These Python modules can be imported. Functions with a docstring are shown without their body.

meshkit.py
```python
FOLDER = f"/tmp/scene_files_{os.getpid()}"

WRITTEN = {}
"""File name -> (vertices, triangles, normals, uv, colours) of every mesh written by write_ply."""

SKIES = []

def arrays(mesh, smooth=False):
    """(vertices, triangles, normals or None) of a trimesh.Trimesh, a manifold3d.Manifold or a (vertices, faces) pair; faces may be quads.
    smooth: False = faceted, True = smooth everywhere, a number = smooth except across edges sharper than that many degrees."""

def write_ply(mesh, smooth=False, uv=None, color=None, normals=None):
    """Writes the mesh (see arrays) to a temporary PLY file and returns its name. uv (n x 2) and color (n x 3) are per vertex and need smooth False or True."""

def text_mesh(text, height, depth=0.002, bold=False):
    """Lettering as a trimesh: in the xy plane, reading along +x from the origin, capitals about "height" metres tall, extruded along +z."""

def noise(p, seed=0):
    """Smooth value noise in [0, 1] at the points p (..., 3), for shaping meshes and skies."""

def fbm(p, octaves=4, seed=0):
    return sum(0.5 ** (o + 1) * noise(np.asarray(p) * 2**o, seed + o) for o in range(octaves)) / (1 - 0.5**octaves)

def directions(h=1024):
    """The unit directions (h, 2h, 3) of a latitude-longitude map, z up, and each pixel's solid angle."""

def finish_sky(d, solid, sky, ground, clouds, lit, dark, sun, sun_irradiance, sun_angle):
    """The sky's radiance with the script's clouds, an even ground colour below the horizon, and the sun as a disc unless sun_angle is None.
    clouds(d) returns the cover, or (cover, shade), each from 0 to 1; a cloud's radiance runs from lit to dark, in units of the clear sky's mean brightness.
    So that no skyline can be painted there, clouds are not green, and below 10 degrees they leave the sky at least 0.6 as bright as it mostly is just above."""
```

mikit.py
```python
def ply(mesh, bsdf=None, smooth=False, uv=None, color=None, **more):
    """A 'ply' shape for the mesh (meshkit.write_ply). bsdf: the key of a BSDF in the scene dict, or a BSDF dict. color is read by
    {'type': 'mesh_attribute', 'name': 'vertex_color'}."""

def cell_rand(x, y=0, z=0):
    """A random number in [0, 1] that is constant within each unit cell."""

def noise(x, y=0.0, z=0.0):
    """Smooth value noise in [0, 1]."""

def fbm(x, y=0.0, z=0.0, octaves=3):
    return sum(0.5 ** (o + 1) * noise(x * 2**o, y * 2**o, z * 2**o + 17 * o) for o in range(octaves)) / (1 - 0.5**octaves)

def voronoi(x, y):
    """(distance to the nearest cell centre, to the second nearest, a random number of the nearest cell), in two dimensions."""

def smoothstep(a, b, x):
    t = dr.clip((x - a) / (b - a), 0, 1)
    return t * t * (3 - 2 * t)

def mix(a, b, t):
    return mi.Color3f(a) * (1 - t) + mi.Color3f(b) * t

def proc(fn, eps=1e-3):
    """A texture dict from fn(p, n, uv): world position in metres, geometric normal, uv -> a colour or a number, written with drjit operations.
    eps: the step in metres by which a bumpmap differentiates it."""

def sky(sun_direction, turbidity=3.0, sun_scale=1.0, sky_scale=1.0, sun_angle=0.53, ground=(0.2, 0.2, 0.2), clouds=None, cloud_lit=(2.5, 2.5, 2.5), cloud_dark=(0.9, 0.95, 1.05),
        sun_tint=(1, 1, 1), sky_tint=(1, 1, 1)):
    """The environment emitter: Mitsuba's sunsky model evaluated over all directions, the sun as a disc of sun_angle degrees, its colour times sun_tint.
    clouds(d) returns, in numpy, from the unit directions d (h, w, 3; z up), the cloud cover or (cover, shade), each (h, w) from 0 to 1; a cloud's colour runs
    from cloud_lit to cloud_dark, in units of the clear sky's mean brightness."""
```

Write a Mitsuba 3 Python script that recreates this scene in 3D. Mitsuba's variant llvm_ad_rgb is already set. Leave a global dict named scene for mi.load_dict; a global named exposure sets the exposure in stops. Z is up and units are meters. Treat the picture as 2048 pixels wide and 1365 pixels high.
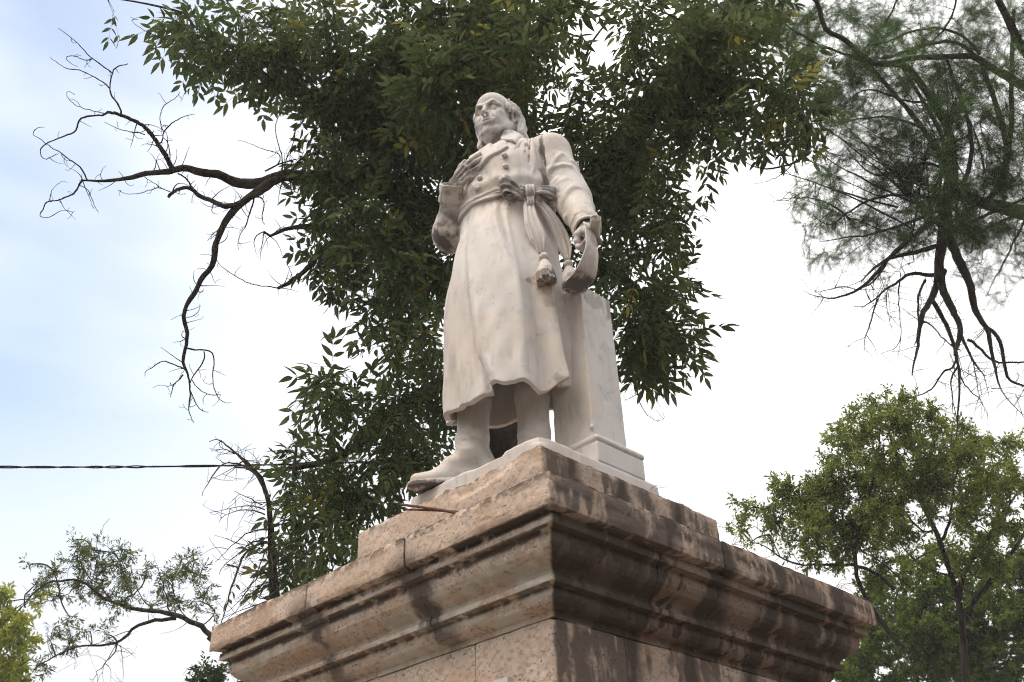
import math, random
import numpy as np
import trimesh
import drjit as dr
import mitsuba as mi
import manifold3d as m3
from scipy.interpolate import PchipInterpolator, CubicSpline
import mikit, meshkit
from mikit import proc, ply, noise, fbm, smoothstep, mix

scene, labels = {}, {}

# ------------------------------------------------------------------ camera, sky, exposure
# the camera stands on the ground, looking up at 33 degrees; metres, z up, the camera looks towards +y
FOCAL, PITCH, ROLL = 1991.0, 0.578293, -0.04084     # focal length in pixels of a 2048 px wide frame
CAM = np.array([0.0, 0.0, 1.6])
FWD = np.array([0, math.cos(PITCH), math.sin(PITCH)])
_u0 = np.array([0, -math.sin(PITCH), math.cos(PITCH)])
RIGHT = math.cos(ROLL) * np.array([1.0, 0, 0]) + math.sin(ROLL) * _u0
UP = -math.sin(ROLL) * np.array([1.0, 0, 0]) + math.cos(ROLL) * _u0
T = mi.ScalarTransform4f
scene['camera'] = {
    'type': 'thinlens', 'fov': 2 * math.degrees(math.atan(1024 / FOCAL)), 'fov_axis': 'x',
    'aperture_radius': 0.0022, 'focus_distance': 4.7, 'near_clip': 0.05, 'far_clip': 2000.0,
    'to_world': T().look_at(origin=CAM.tolist(), target=(CAM + FWD).tolist(), up=UP.tolist())}
exposure = 2.92


def at(px, py, dist):
    """a point in the world from where a thing is seen (2048 px frame) and its distance along the view axis"""
    return CAM + (FWD + (px - 1024) / FOCAL * RIGHT - (py - 682.5) / FOCAL * UP) * dist


def sky_clouds(d):
    # thin high overcast; a patch of thinner cloud with pale blue to the left of the view
    q = d * np.array([1.0, 1.0, 1.6])
    n = meshkit.fbm(q * 2.6 + 5.0, 5, 3)
    az = np.arctan2(d[..., 0], d[..., 1])
    thin = np.exp(-np.clip((az + 0.66) / 0.42, 0, None) ** 2) * np.exp(-np.clip((-1.3 - az) / 0.5, 0, None) ** 2) * np.clip((d[..., 2] - 0.20) / 0.26, 0, 1)
    n2 = meshkit.fbm(q * np.array([1.6, 1.6, 3.2]) + 27.0, 5, 8)
    cover = 1.0 - thin * np.clip(1.36 - 2.1 * (0.35 * n + 0.65 * n2 - 0.20), 0.42, 0.775)
    # an overcast sky is about three times as bright overhead as at the horizon
    shade = 0.20 * meshkit.fbm(q * 1.7 + 21.0, 3, 5) + 0.85 * (1 - np.clip(d[..., 2], 0, 1)) ** 1.5
    return np.clip(cover, 0, 1), shade


scene['sky'] = mikit.sky((-0.52, -0.38, 1.05), turbidity=3, sun_scale=0.22, sun_angle=30, ground=(0.12, 0.105, 0.085),
                         clouds=sky_clouds, cloud_lit=(3.0, 2.95, 2.92), cloud_dark=(1.0, 1.0, 1.03), sky_tint=(1.02, 1.06, 0.98))


# ------------------------------------------------------------------ helpers
def tag(key, label=None, cat=None, group=None, kind=None):
    d = labels.setdefault(key, {})
    if label: d['label'] = label
    if cat: d['category'] = cat
    if group: d['group'] = group
    if kind: d['kind'] = kind


def numbered(name):
    if name not in scene: return name
    i = 1
    while f'{name}_{i:03d}' in scene: i += 1
    return f'{name}_{i:03d}'


def put(name, mesh, bsdf, smooth=True, **kw):
    key = numbered(name)
    scene[key] = ply(mesh, bsdf, smooth=smooth, **kw)
    return key


def frac(x): return x - dr.floor(x)
# ------------------------------------------------------------------ the statue's frame: X to his left, Y to his back, Z up
YAW = 0.776714081
PLINTH_W = 1.81102455
NEAR = np.array([0.08625224, 2.52, 2.8163079])        # nearest upper corner of the cornice slab
DL = np.array([-math.cos(YAW), math.sin(YAW), 0.0])   # along the left face, away
DR = np.array([math.sin(YAW), math.cos(YAW), 0.0])    # along the right face, away
ORG = np.array([0.07513165, 3.80053945, 3.27339625])  # top of the marble base, on the axis of the pedestal
SFRAME = np.stack([-DL, DR, [0, 0, 1.0]])              # rows: X, Y, Z axes of the statue in the world


def s2w(p): return ORG + np.asarray(p, float) @ SFRAME


def lin(hexv):
    c = np.array(hexv) / 255.0
    return np.where(c <= 0.04045, c / 12.92, ((c + 0.055) / 1.055) ** 2.4)


def local(p):
    q = p - mi.Point3f(*ORG.tolist())
    return tuple(q.x * float(a[0]) + q.y * float(a[1]) + q.z * float(a[2]) for a in SFRAME)


def blob(x, y, z, c, r):
    return dr.sqrt(dr.square((x - c[0]) / r[0]) + dr.square((y - c[1]) / r[1]) + dr.square((z - c[2]) / r[2]))


STAINS_AND_SHADE = []     # (centre, radii, strength) in the statue's frame: dark lichen and soot, and shade painted into seams and hollows


def marble_col(p, n, uv):
    x, y, z = local(p)
    big = fbm(x * 5 + 3, y * 5, z * 3.5, 4)
    mid = fbm(x * 19, y * 19, z * 14 + 9, 4)
    fine = fbm(x * 75, y * 75, z * 60, 3)
    # veins of dirt running down
    run = fbm(x * 22 + 4, y * 22, z * 6, 4)
    c = mix((0.545, 0.515, 0.502), (0.545, 0.488, 0.445), smoothstep(0.42, 0.66, big))
    c = mix(c, (0.45, 0.435, 0.44), smoothstep(0.48, 0.72, mid) * 0.32)
    c = mix(c, (0.41, 0.36, 0.325), smoothstep(0.50, 0.72, run) * 0.28)
    c = mix(c, (0.30, 0.27, 0.26), smoothstep(0.60, 0.80, mid * 0.55 + fine * 0.45) * 0.6)
    streak = smoothstep(0.56, 0.70, fbm(x * 40 + 2, y * 40, z * 7 + 5, 4)) * smoothstep(0.40, 0.60, fbm(x * 6, y * 6, z * 5 + 3, 3))
    c = mix(c, (0.33, 0.305, 0.30), streak * 0.35)
    s = mi.Float(0)
    rag = fbm(x * 34 + 7, y * 34, z * 24, 4)
    for cc, rr, k in STAINS_AND_SHADE:
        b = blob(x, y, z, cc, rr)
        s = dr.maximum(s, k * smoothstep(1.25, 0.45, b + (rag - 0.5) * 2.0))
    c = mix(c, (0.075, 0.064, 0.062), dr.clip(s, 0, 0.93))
    # rust brown bleeding below the tassels and on hems
    rust = smoothstep(1.1, 0.3, blob(x, y, z, (0.34, -0.22, 0.78), (0.05, 0.12, 0.20)) + (rag - 0.5) * 1.2)
    c = mix(c, (0.38, 0.25, 0.16), rust * 0.45)
    return c


def marble_bump(p, n, uv):
    x, y, z = local(p)
    return fbm(x * 60, y * 60, z * 45, 4) * 0.7 + fbm(x * 220, y * 220, z * 220, 2) * 0.3


def stone_common(p, n):
    x, y, z = local(p)
    big = fbm(x * 3.1, y * 3.1, z * 4.2, 4)
    mid = fbm(x * 14, y * 14, z * 14, 4)
    fine = fbm(x * 90, y * 90, z * 90, 3)
    return x, y, z, big, mid, fine


def sandstone_col(p, n, uv):
    x, y, z, big, mid, fine = stone_common(p, n)
    zc = z + 0.4571                      # height above the top of the cornice slab
    c = mix((0.540, 0.425, 0.350), (0.490, 0.362, 0.278), smoothstep(0.40, 0.66, big))
    c = mix(c, (0.57, 0.475, 0.41), smoothstep(0.45, 0.7, mid) * 0.7)
    c = mix(c, (0.30, 0.23, 0.185), smoothstep(0.50, 0.72, fine) * 0.6)
    c = mix(c, (0.15, 0.105, 0.08), smoothstep(0.66, 0.72, fbm(x * 120 + 5, y * 120, z * 120, 3)) * smoothstep(0.4, 0.6, mid) * 0.8)
    # pale lime wash left on the mouldings of the front
    corner = x + y
    front = smoothstep(0.01, -0.012, corner) * smoothstep(-0.5, -0.56, y)
    lime = smoothstep(0.47, 0.56, fbm(x * 7 + 11, z * 30, 3.0, 4)) * smoothstep(-0.11, -0.13, zc) * smoothstep(-0.345, -0.32, zc)
    c = mix(c, (0.56, 0.52, 0.46), lime * front * 0.8)
    # white grains
    gr = voronoi3(x * 42, y * 42, z * 42)
    c = mix(c, (0.70, 0.66, 0.60), smoothstep(0.19, 0.09, gr) * smoothstep(0.47, 0.56, mid) * 0.9)
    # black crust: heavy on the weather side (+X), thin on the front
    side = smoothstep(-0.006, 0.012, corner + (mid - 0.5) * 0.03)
    low = smoothstep(0.55, 0.6, dr.maximum(x, -y))
    streak = fbm((y + x * 0.6) * 9, (x - y) * 2, z * 1.6 + 4, 4)
    blot = fbm(x * 8 + 31, y * 8, z * 9, 5)
    pit = fbm(x * 38 + 3, y * 38, z * 22, 4)
    # weather side: browned all over, most on the mouldings
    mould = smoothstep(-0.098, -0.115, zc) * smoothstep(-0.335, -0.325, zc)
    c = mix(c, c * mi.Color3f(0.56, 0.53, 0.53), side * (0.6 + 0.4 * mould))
    fs = fbm((y - x) * 34, (x + y) * 12, z * 5.5 + 2, 4)
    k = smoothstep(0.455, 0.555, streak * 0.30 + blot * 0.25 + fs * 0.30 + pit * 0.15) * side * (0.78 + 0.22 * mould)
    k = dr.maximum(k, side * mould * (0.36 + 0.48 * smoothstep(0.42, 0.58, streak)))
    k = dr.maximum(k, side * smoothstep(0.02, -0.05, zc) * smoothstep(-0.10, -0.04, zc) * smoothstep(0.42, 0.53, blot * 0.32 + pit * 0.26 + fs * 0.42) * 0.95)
    topedge = smoothstep(-0.035, 0.0, zc) * smoothstep(0.10, 0.03, zc)
    k = dr.maximum(k, side * smoothstep(0.38, 0.52, blot * 0.5 + pit * 0.5) * topedge)
    # the front: soot along ledges and open joints, and shadow bands painted under the soffits
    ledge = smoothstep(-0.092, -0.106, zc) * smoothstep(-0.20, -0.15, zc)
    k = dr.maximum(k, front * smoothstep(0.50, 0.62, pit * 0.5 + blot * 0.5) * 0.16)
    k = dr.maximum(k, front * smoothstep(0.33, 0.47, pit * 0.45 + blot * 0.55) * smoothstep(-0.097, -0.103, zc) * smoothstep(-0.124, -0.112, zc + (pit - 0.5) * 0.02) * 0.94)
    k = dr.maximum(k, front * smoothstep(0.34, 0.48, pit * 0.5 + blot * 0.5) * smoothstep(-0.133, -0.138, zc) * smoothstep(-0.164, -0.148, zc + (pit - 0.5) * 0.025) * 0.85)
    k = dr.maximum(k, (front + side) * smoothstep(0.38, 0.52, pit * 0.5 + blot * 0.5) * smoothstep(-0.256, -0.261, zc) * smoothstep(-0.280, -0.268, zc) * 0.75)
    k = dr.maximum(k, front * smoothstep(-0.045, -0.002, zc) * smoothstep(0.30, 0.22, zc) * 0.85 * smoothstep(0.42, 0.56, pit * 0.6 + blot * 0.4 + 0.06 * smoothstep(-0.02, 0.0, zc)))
    k = dr.maximum(k, smoothstep(0.33, 0.362, zc + (mid - 0.5) * 0.03) * (1 - side) * 0.75 * smoothstep(0.42, 0.58, pit))
    for jx in JOINT_X:
        j = dr.abs(x - jx - (fbm(z * 9, jx * 7, 2.0, 3) - 0.5) * 0.07)
        k = dr.maximum(k, front * 0.85 * smoothstep(0.085, 0.01, j + (blot - 0.5) * 0.16 + (pit - 0.5) * 0.08) * smoothstep(0.0, -0.14, zc) * smoothstep(-0.40, -0.25, zc))
    for jy in JOINT_Y:
        j = dr.abs(y - jy - (fbm(z * 9, jy * 7, 8.0, 3) - 0.5) * 0.06)
        k = dr.maximum(k, side * smoothstep(0.075, 0.015, j + (blot - 0.5) * 0.1))
    grime_and_shade = mix((0.030, 0.025, 0.024), (0.075, 0.06, 0.052), fine)
    return mix(c, grime_and_shade, dr.clip(k, 0, 0.95))


def voronoi3(x, y, z):
    # distance to one random point in each cell (cheap: only the own cell)
    cx, cy, cz = dr.floor(x), dr.floor(y), dr.floor(z)
    r = lambda s: 0.3 + 0.4 * mikit.cell_rand(cx + s, cy, cz)
    return dr.sqrt(dr.square(x - cx - r(0)) + dr.square(y - cy - r(57)) + dr.square(z - cz - r(113)))


JOINT_X = [-0.267, 0.27]
JOINT_Y = [-0.37, -0.083, 0.245, 0.62]


def stone_bump(p, n, uv):
    x, y, z = local(p)
    return fbm(x * 70, y * 70, z * 70, 4) * 0.5 + fbm(x * 230, y * 230, z * 230, 3) * 0.3


def bumped(name, col, rough, bump=None, scale=0.01, eps=1e-3, spec=0.35):
    b = {'type': 'principled', 'base_color': proc(col), 'roughness': rough, 'specular': spec}
    if bump is not None:
        b = {'type': 'bumpmap', 'arbitrary': proc(bump, eps), 'scale': scale, 'bsdf': b}
    scene[name] = {'type': 'twosided', 'bsdf': b}


bumped('mat_marble', marble_col, 0.55, marble_bump, 0.0022, 1.5e-3)
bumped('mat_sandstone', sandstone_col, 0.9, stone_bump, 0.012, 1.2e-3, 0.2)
# ------------------------------------------------------------------ the stone pedestal: cornice slabs, moulding stones, shaft blocks, upper block
HALF = PLINTH_W / 2
CZ = -0.457088        # top of the cornice slabs in the statue's frame


def ring_stone(prof, a, b, back, seed, rough=0.004, du=0.014, gap=0.004, chip=0.006, endr=0.006):
    """one stone of a course that runs round the square pedestal. prof: [(inset, z)] from the top down; a..b: its range along the
    perimeter, measured from the near corner: negative along the left (front) face, positive along the right face."""
    pr = np.array(prof, float)
    seg = np.hypot(*np.diff(pr, axis=0).T)
    s = np.concatenate([[0], np.cumsum(seg)])
    ns = max(4, int(s[-1] / 0.011))
    ss = np.unique(np.concatenate([np.linspace(0, s[-1], ns), s]))
    pi, pz = np.interp(ss, s, pr[:, 0]), np.interp(ss, s, pr[:, 1])
    outer = len(pi)
    pi = np.concatenate([pi, [back, back]])
    pz = np.concatenate([pz, [pr[-1, 1], pr[0, 1]]])
    a2, b2 = a + gap, b - gap
    ts = np.unique(np.concatenate([np.linspace(a2, b2, max(3, int((b2 - a2) / du))), [a2 + 0.004, a2 + 0.011, b2 - 0.011, b2 - 0.004],
                                   [0.0] if a2 < 0 < b2 else []]))
    t, ins, z = np.broadcast_arrays(ts[:, None], pi[None], pz[None])
    scale = (2 * HALF - 2 * ins) / (2 * HALF)
    along = np.abs(t) * scale
    X = np.where(t <= 0, HALF - ins - along, HALF - ins)
    Y = np.where(t <= 0, -HALF + ins, -HALF + ins + along)
    P = np.stack([X, Y, z], -1).reshape(-1, 3)
    nt, npf = len(ts), len(pi)
    i, j = np.meshgrid(np.arange(nt - 1), np.arange(npf), indexing='ij')
    q = np.stack([i * npf + j, i * npf + (j + 1) % npf, (i + 1) * npf + (j + 1) % npf, (i + 1) * npf + j], -1).reshape(-1, 4)
    f = np.vstack([q[:, [0, 1, 2]], q[:, [0, 2, 3]]])
    from shapely.geometry import Polygon
    V2, F2 = trimesh.creation.triangulate_polygon(Polygon(np.stack([pi, pz], -1)), engine='earcut')
    # end caps use the ring's own vertices (nearest match)
    idx = [int(np.argmin(np.hypot(pi - v[0], pz - v[1]))) for v in V2]
    cap = np.array([[idx[k] for k in tri] for tri in F2])
    f = np.vstack([f, cap, cap[:, ::-1] + (nt - 1) * npf])
    m = trimesh.Trimesh(P, f, process=False)
    m.fix_normals()
    n = np.array(m.vertex_normals)
    # joints stay true: no displacement along the face away from the corner
    tf = t.reshape(-1)
    n[tf < -0.03, 0] = 0; n[tf > 0.03, 1] = 0
    # weathering: broad hollows, small pits, rounded arrises at the joints, chipped lower edge
    w = (meshkit.fbm(P * 6 + seed, 4, 1) - 0.5) * 2.2 * rough + (meshkit.fbm(P * 38 + seed, 3, 2) - 0.5) * rough * 0.9
    end = np.minimum(t - a2, b2 - t).reshape(-1)
    w -= endr * np.exp(-(end / 0.007) ** 2)
    sharp = np.zeros(npf)
    d2 = np.linalg.norm(np.diff(np.stack([pi, pz], -1)[:outer], axis=0), axis=1)
    for c in range(1, len(pr) - 1):
        v0, v1 = pr[c] - pr[c - 1], pr[c + 1] - pr[c]
        ang = abs(math.atan2(v0[0] * v1[1] - v0[1] * v1[0], v0 @ v1))
        if ang > 0.6: sharp[:outer] = np.maximum(sharp[:outer], np.exp(-((ss - s[c]) / 0.006) ** 2))
    sharp[0] = 1
    ch = meshkit.fbm(P * 22 + seed * 3, 4, 7)
    w -= chip * np.tile(sharp, nt) * (0.35 + 2.2 * np.clip(ch - 0.42, 0, 1))
    # the near corner is worn round
    w -= 0.007 * np.exp(-(t.reshape(-1) / 0.010) ** 2)
    keep = np.tile(np.concatenate([np.ones(outer), [0, 0]]), nt)
    P = P + n * (w * keep)[:, None]
    return trimesh.Trimesh(s2w(P + [0, 0, CZ]), m.faces, process=False)


CORONA = [(0.06, 0.0), (0.0, 0.0), (0.0, -0.101), (0.034, -0.105)]
BED = [(0.034, -0.1055), (0.033, -0.119), (0.034, -0.136), (0.060, -0.140), (0.060, -0.152), (0.062, -0.168), (0.068, -0.184), (0.080, -0.199), (0.098, -0.210),
       (0.114, -0.218), (0.124, -0.228), (0.126, -0.239), (0.118, -0.241), (0.120, -0.259), (0.146, -0.263), (0.145, -0.272), (0.150, -0.287), (0.159, -0.299),
       (0.171, -0.307), (0.193, -0.312), (0.196, -0.329)]
FULL = 2 * HALF
mon = 'stone_pedestal'
for k, (a, b) in enumerate([(-FULL, -1.1725), (-1.1725, -0.6325), (-0.6325, 0.8225), (0.8225, FULL)]):
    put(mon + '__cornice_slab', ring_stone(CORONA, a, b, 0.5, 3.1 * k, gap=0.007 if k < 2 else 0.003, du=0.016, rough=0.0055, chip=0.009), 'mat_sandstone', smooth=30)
for k, (a, b) in enumerate([(-FULL, -1.165), (-1.165, -0.605), (-0.605, 0.505), (0.505, 0.84), (0.84, 1.2), (1.2, 1.63), (1.63, FULL)]):
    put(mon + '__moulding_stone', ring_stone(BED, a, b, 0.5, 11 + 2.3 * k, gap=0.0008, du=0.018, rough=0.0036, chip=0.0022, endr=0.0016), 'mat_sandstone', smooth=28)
zs, row = -0.331, 0
SH = 0.196
while zs > -2.75:
    z1 = max(zs - 0.42, -2.80)
    cuts = [-FULL, -1.25, -0.62, 0.62, 1.25, FULL] if row % 2 else [-FULL, -1.0, -0.42, 0.40, 1.05, FULL]
    for k in range(len(cuts) - 1):
        put(mon + '__block', ring_stone([(SH + 0.05, zs), (SH, zs), (SH, z1 + 0.004), (SH + 0.05, z1 + 0.004)], cuts[k], cuts[k + 1], 0.55, 40 + row * 7 + k,
                                        gap=0.001, du=0.02 if row == 0 else 0.08, rough=0.004, chip=0.003, endr=0.002), 'mat_sandstone', smooth=40)
    zs, row = z1, row + 1


def rough_block(x0, x1, y0, y1, z0, z1, step, amp, seed, r=0.012):
    b = trimesh.creation.box(bounds=[[x0, y0, z0], [x1, y1, z1]])
    mm = m3.Manifold(m3.Mesh(np.asarray(b.vertices, np.float32), np.asarray(b.faces, np.uint32))).refine_to_length(step)
    me = mm.to_mesh()
    P, F = np.array(me.vert_properties[:, :3], float), np.array(me.tri_verts)
    c, h = np.array([(x0 + x1) / 2, (y0 + y1) / 2, (z0 + z1) / 2]), np.array([x1 - x0, y1 - y0, z1 - z0]) / 2
    q = P - c
    core = np.clip(q, -(h - r), h - r)
    d = q - core
    L = np.linalg.norm(d, axis=1, keepdims=True)
    n = d / np.maximum(L, 1e-9)
    P = c + core + n * np.minimum(L, r)
    edge = (np.abs(d) > r * 0.4).sum(1) >= 2
    w = (meshkit.fbm(P * 7 + seed, 4, 3) - 0.5) * 2.4 * amp + (meshkit.fbm(P * 34 + seed, 3, 4) - 0.5) * 1.6 * amp
    w -= edge * amp * 3.5 * np.clip(meshkit.fbm(P * 20 + seed, 3, 9) - 0.35, 0, 1)
    return P + n * w[:, None], F


hs = 1.733077 * 0.6 / 2
P, F = rough_block(-hs, hs, -hs, hs, CZ + 0.001, -0.0945, 0.014, 0.0065, 5.0)
# a ledge broken out of the front of the upper block
led = np.exp(-((P[:, 1] + hs) / 0.04) ** 2) * np.clip((P[:, 0] - 0.02) / 0.1, 0, 1) * np.clip((0.42 - P[:, 0]) / 0.05, 0, 1) * np.clip((P[:, 2] + 0.137 + 0.02 * np.sin(P[:, 0] * 9)) / 0.006, 0, 1)
P[:, 1] += 0.016 * led
put(mon + '__upper_block', trimesh.Trimesh(s2w(P), F, process=False), 'mat_sandstone', smooth=50)
tag(mon, 'weathered brown sandstone pedestal with a moulded cornice and black crust under the statue', 'pedestal')


# the corner of a white marble plaque on the front of the shaft
def plaque_mesh(x0, x1, y, z0, z1, t):
    P, F = rough_block(x0, x1, y - t, y + 0.01, z0, z1, 0.05, 0.0004, 2.0, r=0.004)
    return trimesh.Trimesh(s2w(P), F, process=False)


put('stone_plaque__panel', plaque_mesh(-0.45, 0.54, -HALF + SH, CZ - 1.15, CZ - 0.462, 0.022), 'mat_marble', smooth=40)
tag('stone_plaque', 'white marble plaque on the pedestal front, only its upper edge in view', 'plaque')
# ------------------------------------------------------------------ a small modelling kit: distance fields on a grid, meshed with surface nets
class Field:
    def __init__(self, lo, hi, h):
        self.lo, self.h = np.array(lo, float), h
        self.n = np.ceil((np.array(hi) - self.lo) / h).astype(int) + 1
        ax = [(self.lo[k] + h * np.arange(self.n[k])).astype(np.float32) for k in range(3)]
        self.x, self.y, self.z = ax[0][:, None, None], ax[1][None, :, None], ax[2][None, None, :]
        self.D = np.full(self.n, 1.0, np.float32)

    def box(self, lo, hi, m):
        a = np.clip(np.floor((np.array(lo) - m - self.lo) / self.h).astype(int), 0, self.n)
        b = np.clip(np.ceil((np.array(hi) + m - self.lo) / self.h).astype(int) + 1, 0, self.n)
        s = tuple(slice(i, j) for i, j in zip(a, b))
        return s, self.x[s[0]], self.y[:, s[1]], self.z[:, :, s[2]]

    def add(self, prim, k=0.0, sub=False, inter=False):
        fn, lo, hi = prim
        s, x, y, z = self.box(lo, hi, k + 4 * self.h)
        if min(i.stop - i.start for i in s) < 1: return self
        d, D = fn(x, y, z).astype(np.float32), self.D[s]
        if sub:
            d = -d
            h = np.clip(0.5 - 0.5 * (D - d) / k, 0, 1) if k else (d > D)
            self.D[s] = (D * (1 - h) + d * h + k * h * (1 - h))
        else:
            h = np.clip(0.5 + 0.5 * (D - d) / k, 0, 1) if k else (d < D)
            self.D[s] = (D * (1 - h) + d * h - k * h * (1 - h))
        return self

    def cut(self, prim, k=0.0): return self.add(prim, k, sub=True)

    def mesh(self):
        D, h = self.D, self.h
        S = D < 0
        c = [S[i:S.shape[0] - 1 + i, j:S.shape[1] - 1 + j, k:S.shape[2] - 1 + k] for i in (0, 1) for j in (0, 1) for k in (0, 1)]
        cnt = sum(a.astype(np.int8) for a in c)
        act = np.argwhere((cnt > 0) & (cnt < 8))
        off = np.array([[i, j, k] for i in (0, 1) for j in (0, 1) for k in (0, 1)])
        vals = np.stack([D[tuple((act + o).T)] for o in off], 1)
        acc, num = np.zeros((len(act), 3)), np.zeros(len(act))
        for a in range(8):
            for b in range(a + 1, 8):
                if np.abs(off[a] - off[b]).sum() != 1: continue
                va, vb = vals[:, a], vals[:, b]
                m = (va < 0) != (vb < 0)
                t = np.where(m, va / np.where(m, va - vb, 1), 0)
                acc += np.where(m[:, None], off[a] + t[:, None] * (off[b] - off[a]), 0)
                num += m
        V = self.lo + (act + acc / num[:, None]) * h
        ids = np.full(np.array(S.shape) - 1, -1, np.int32)
        ids[tuple(act.T)] = np.arange(len(act))
        F = []
        for ax in range(3):
            sl0, sl1 = [slice(None)] * 3, [slice(None)] * 3
            sl0[ax], sl1[ax] = slice(0, -1), slice(1, None)
            A, B = S[tuple(sl0)], S[tuple(sl1)]
            e = np.argwhere(A != B)
            u, v = [(1, 2), (2, 0), (0, 1)][ax]
            ok = (e[:, u] > 0) & (e[:, v] > 0) & (e[:, u] < S.shape[u] - 1) & (e[:, v] < S.shape[v] - 1)
            e = e[ok]
            inside = A[tuple(e.T)]
            q = []
            for du, dv in ((1, 1), (0, 1), (0, 0), (1, 0)):
                g = e.copy(); g[:, u] -= du; g[:, v] -= dv
                q.append(ids[tuple(g.T)])
            q = np.stack(q, 1)
            q[~inside] = q[~inside][:, ::-1]
            F.append(q)
        F = np.vstack(F)
        return V, np.vstack([F[:, [0, 1, 2]], F[:, [0, 2, 3]]])


def rc(a, b, ra, rb):
    """tapered capsule"""
    a, b = np.array(a, float), np.array(b, float)
    d = b - a
    L = max(float(d @ d), 1e-12)
    r = max(ra, rb)

    def fn(x, y, z):
        px, py, pz = x - a[0], y - a[1], z - a[2]
        t = np.clip((px * d[0] + py * d[1] + pz * d[2]) / L, 0, 1)
        return np.sqrt((px - t * d[0]) ** 2 + (py - t * d[1]) ** 2 + (pz - t * d[2]) ** 2) - (ra + (rb - ra) * t)
    return fn, np.minimum(a, b) - r, np.maximum(a, b) + r


def chain(pts, rs):
    rs = np.broadcast_to(rs, (len(pts),))
    return [rc(pts[i], pts[i + 1], rs[i], rs[i + 1]) for i in range(len(pts) - 1)]


def rotm(rx=0, ry=0, rz=0):
    rx, ry, rz = np.radians([rx, ry, rz])
    A = np.array([[1, 0, 0], [0, math.cos(rx), -math.sin(rx)], [0, math.sin(rx), math.cos(rx)]])
    B = np.array([[math.cos(ry), 0, math.sin(ry)], [0, 1, 0], [-math.sin(ry), 0, math.cos(ry)]])
    C = np.array([[math.cos(rz), -math.sin(rz), 0], [math.sin(rz), math.cos(rz), 0], [0, 0, 1]])
    return C @ B @ A


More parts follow.
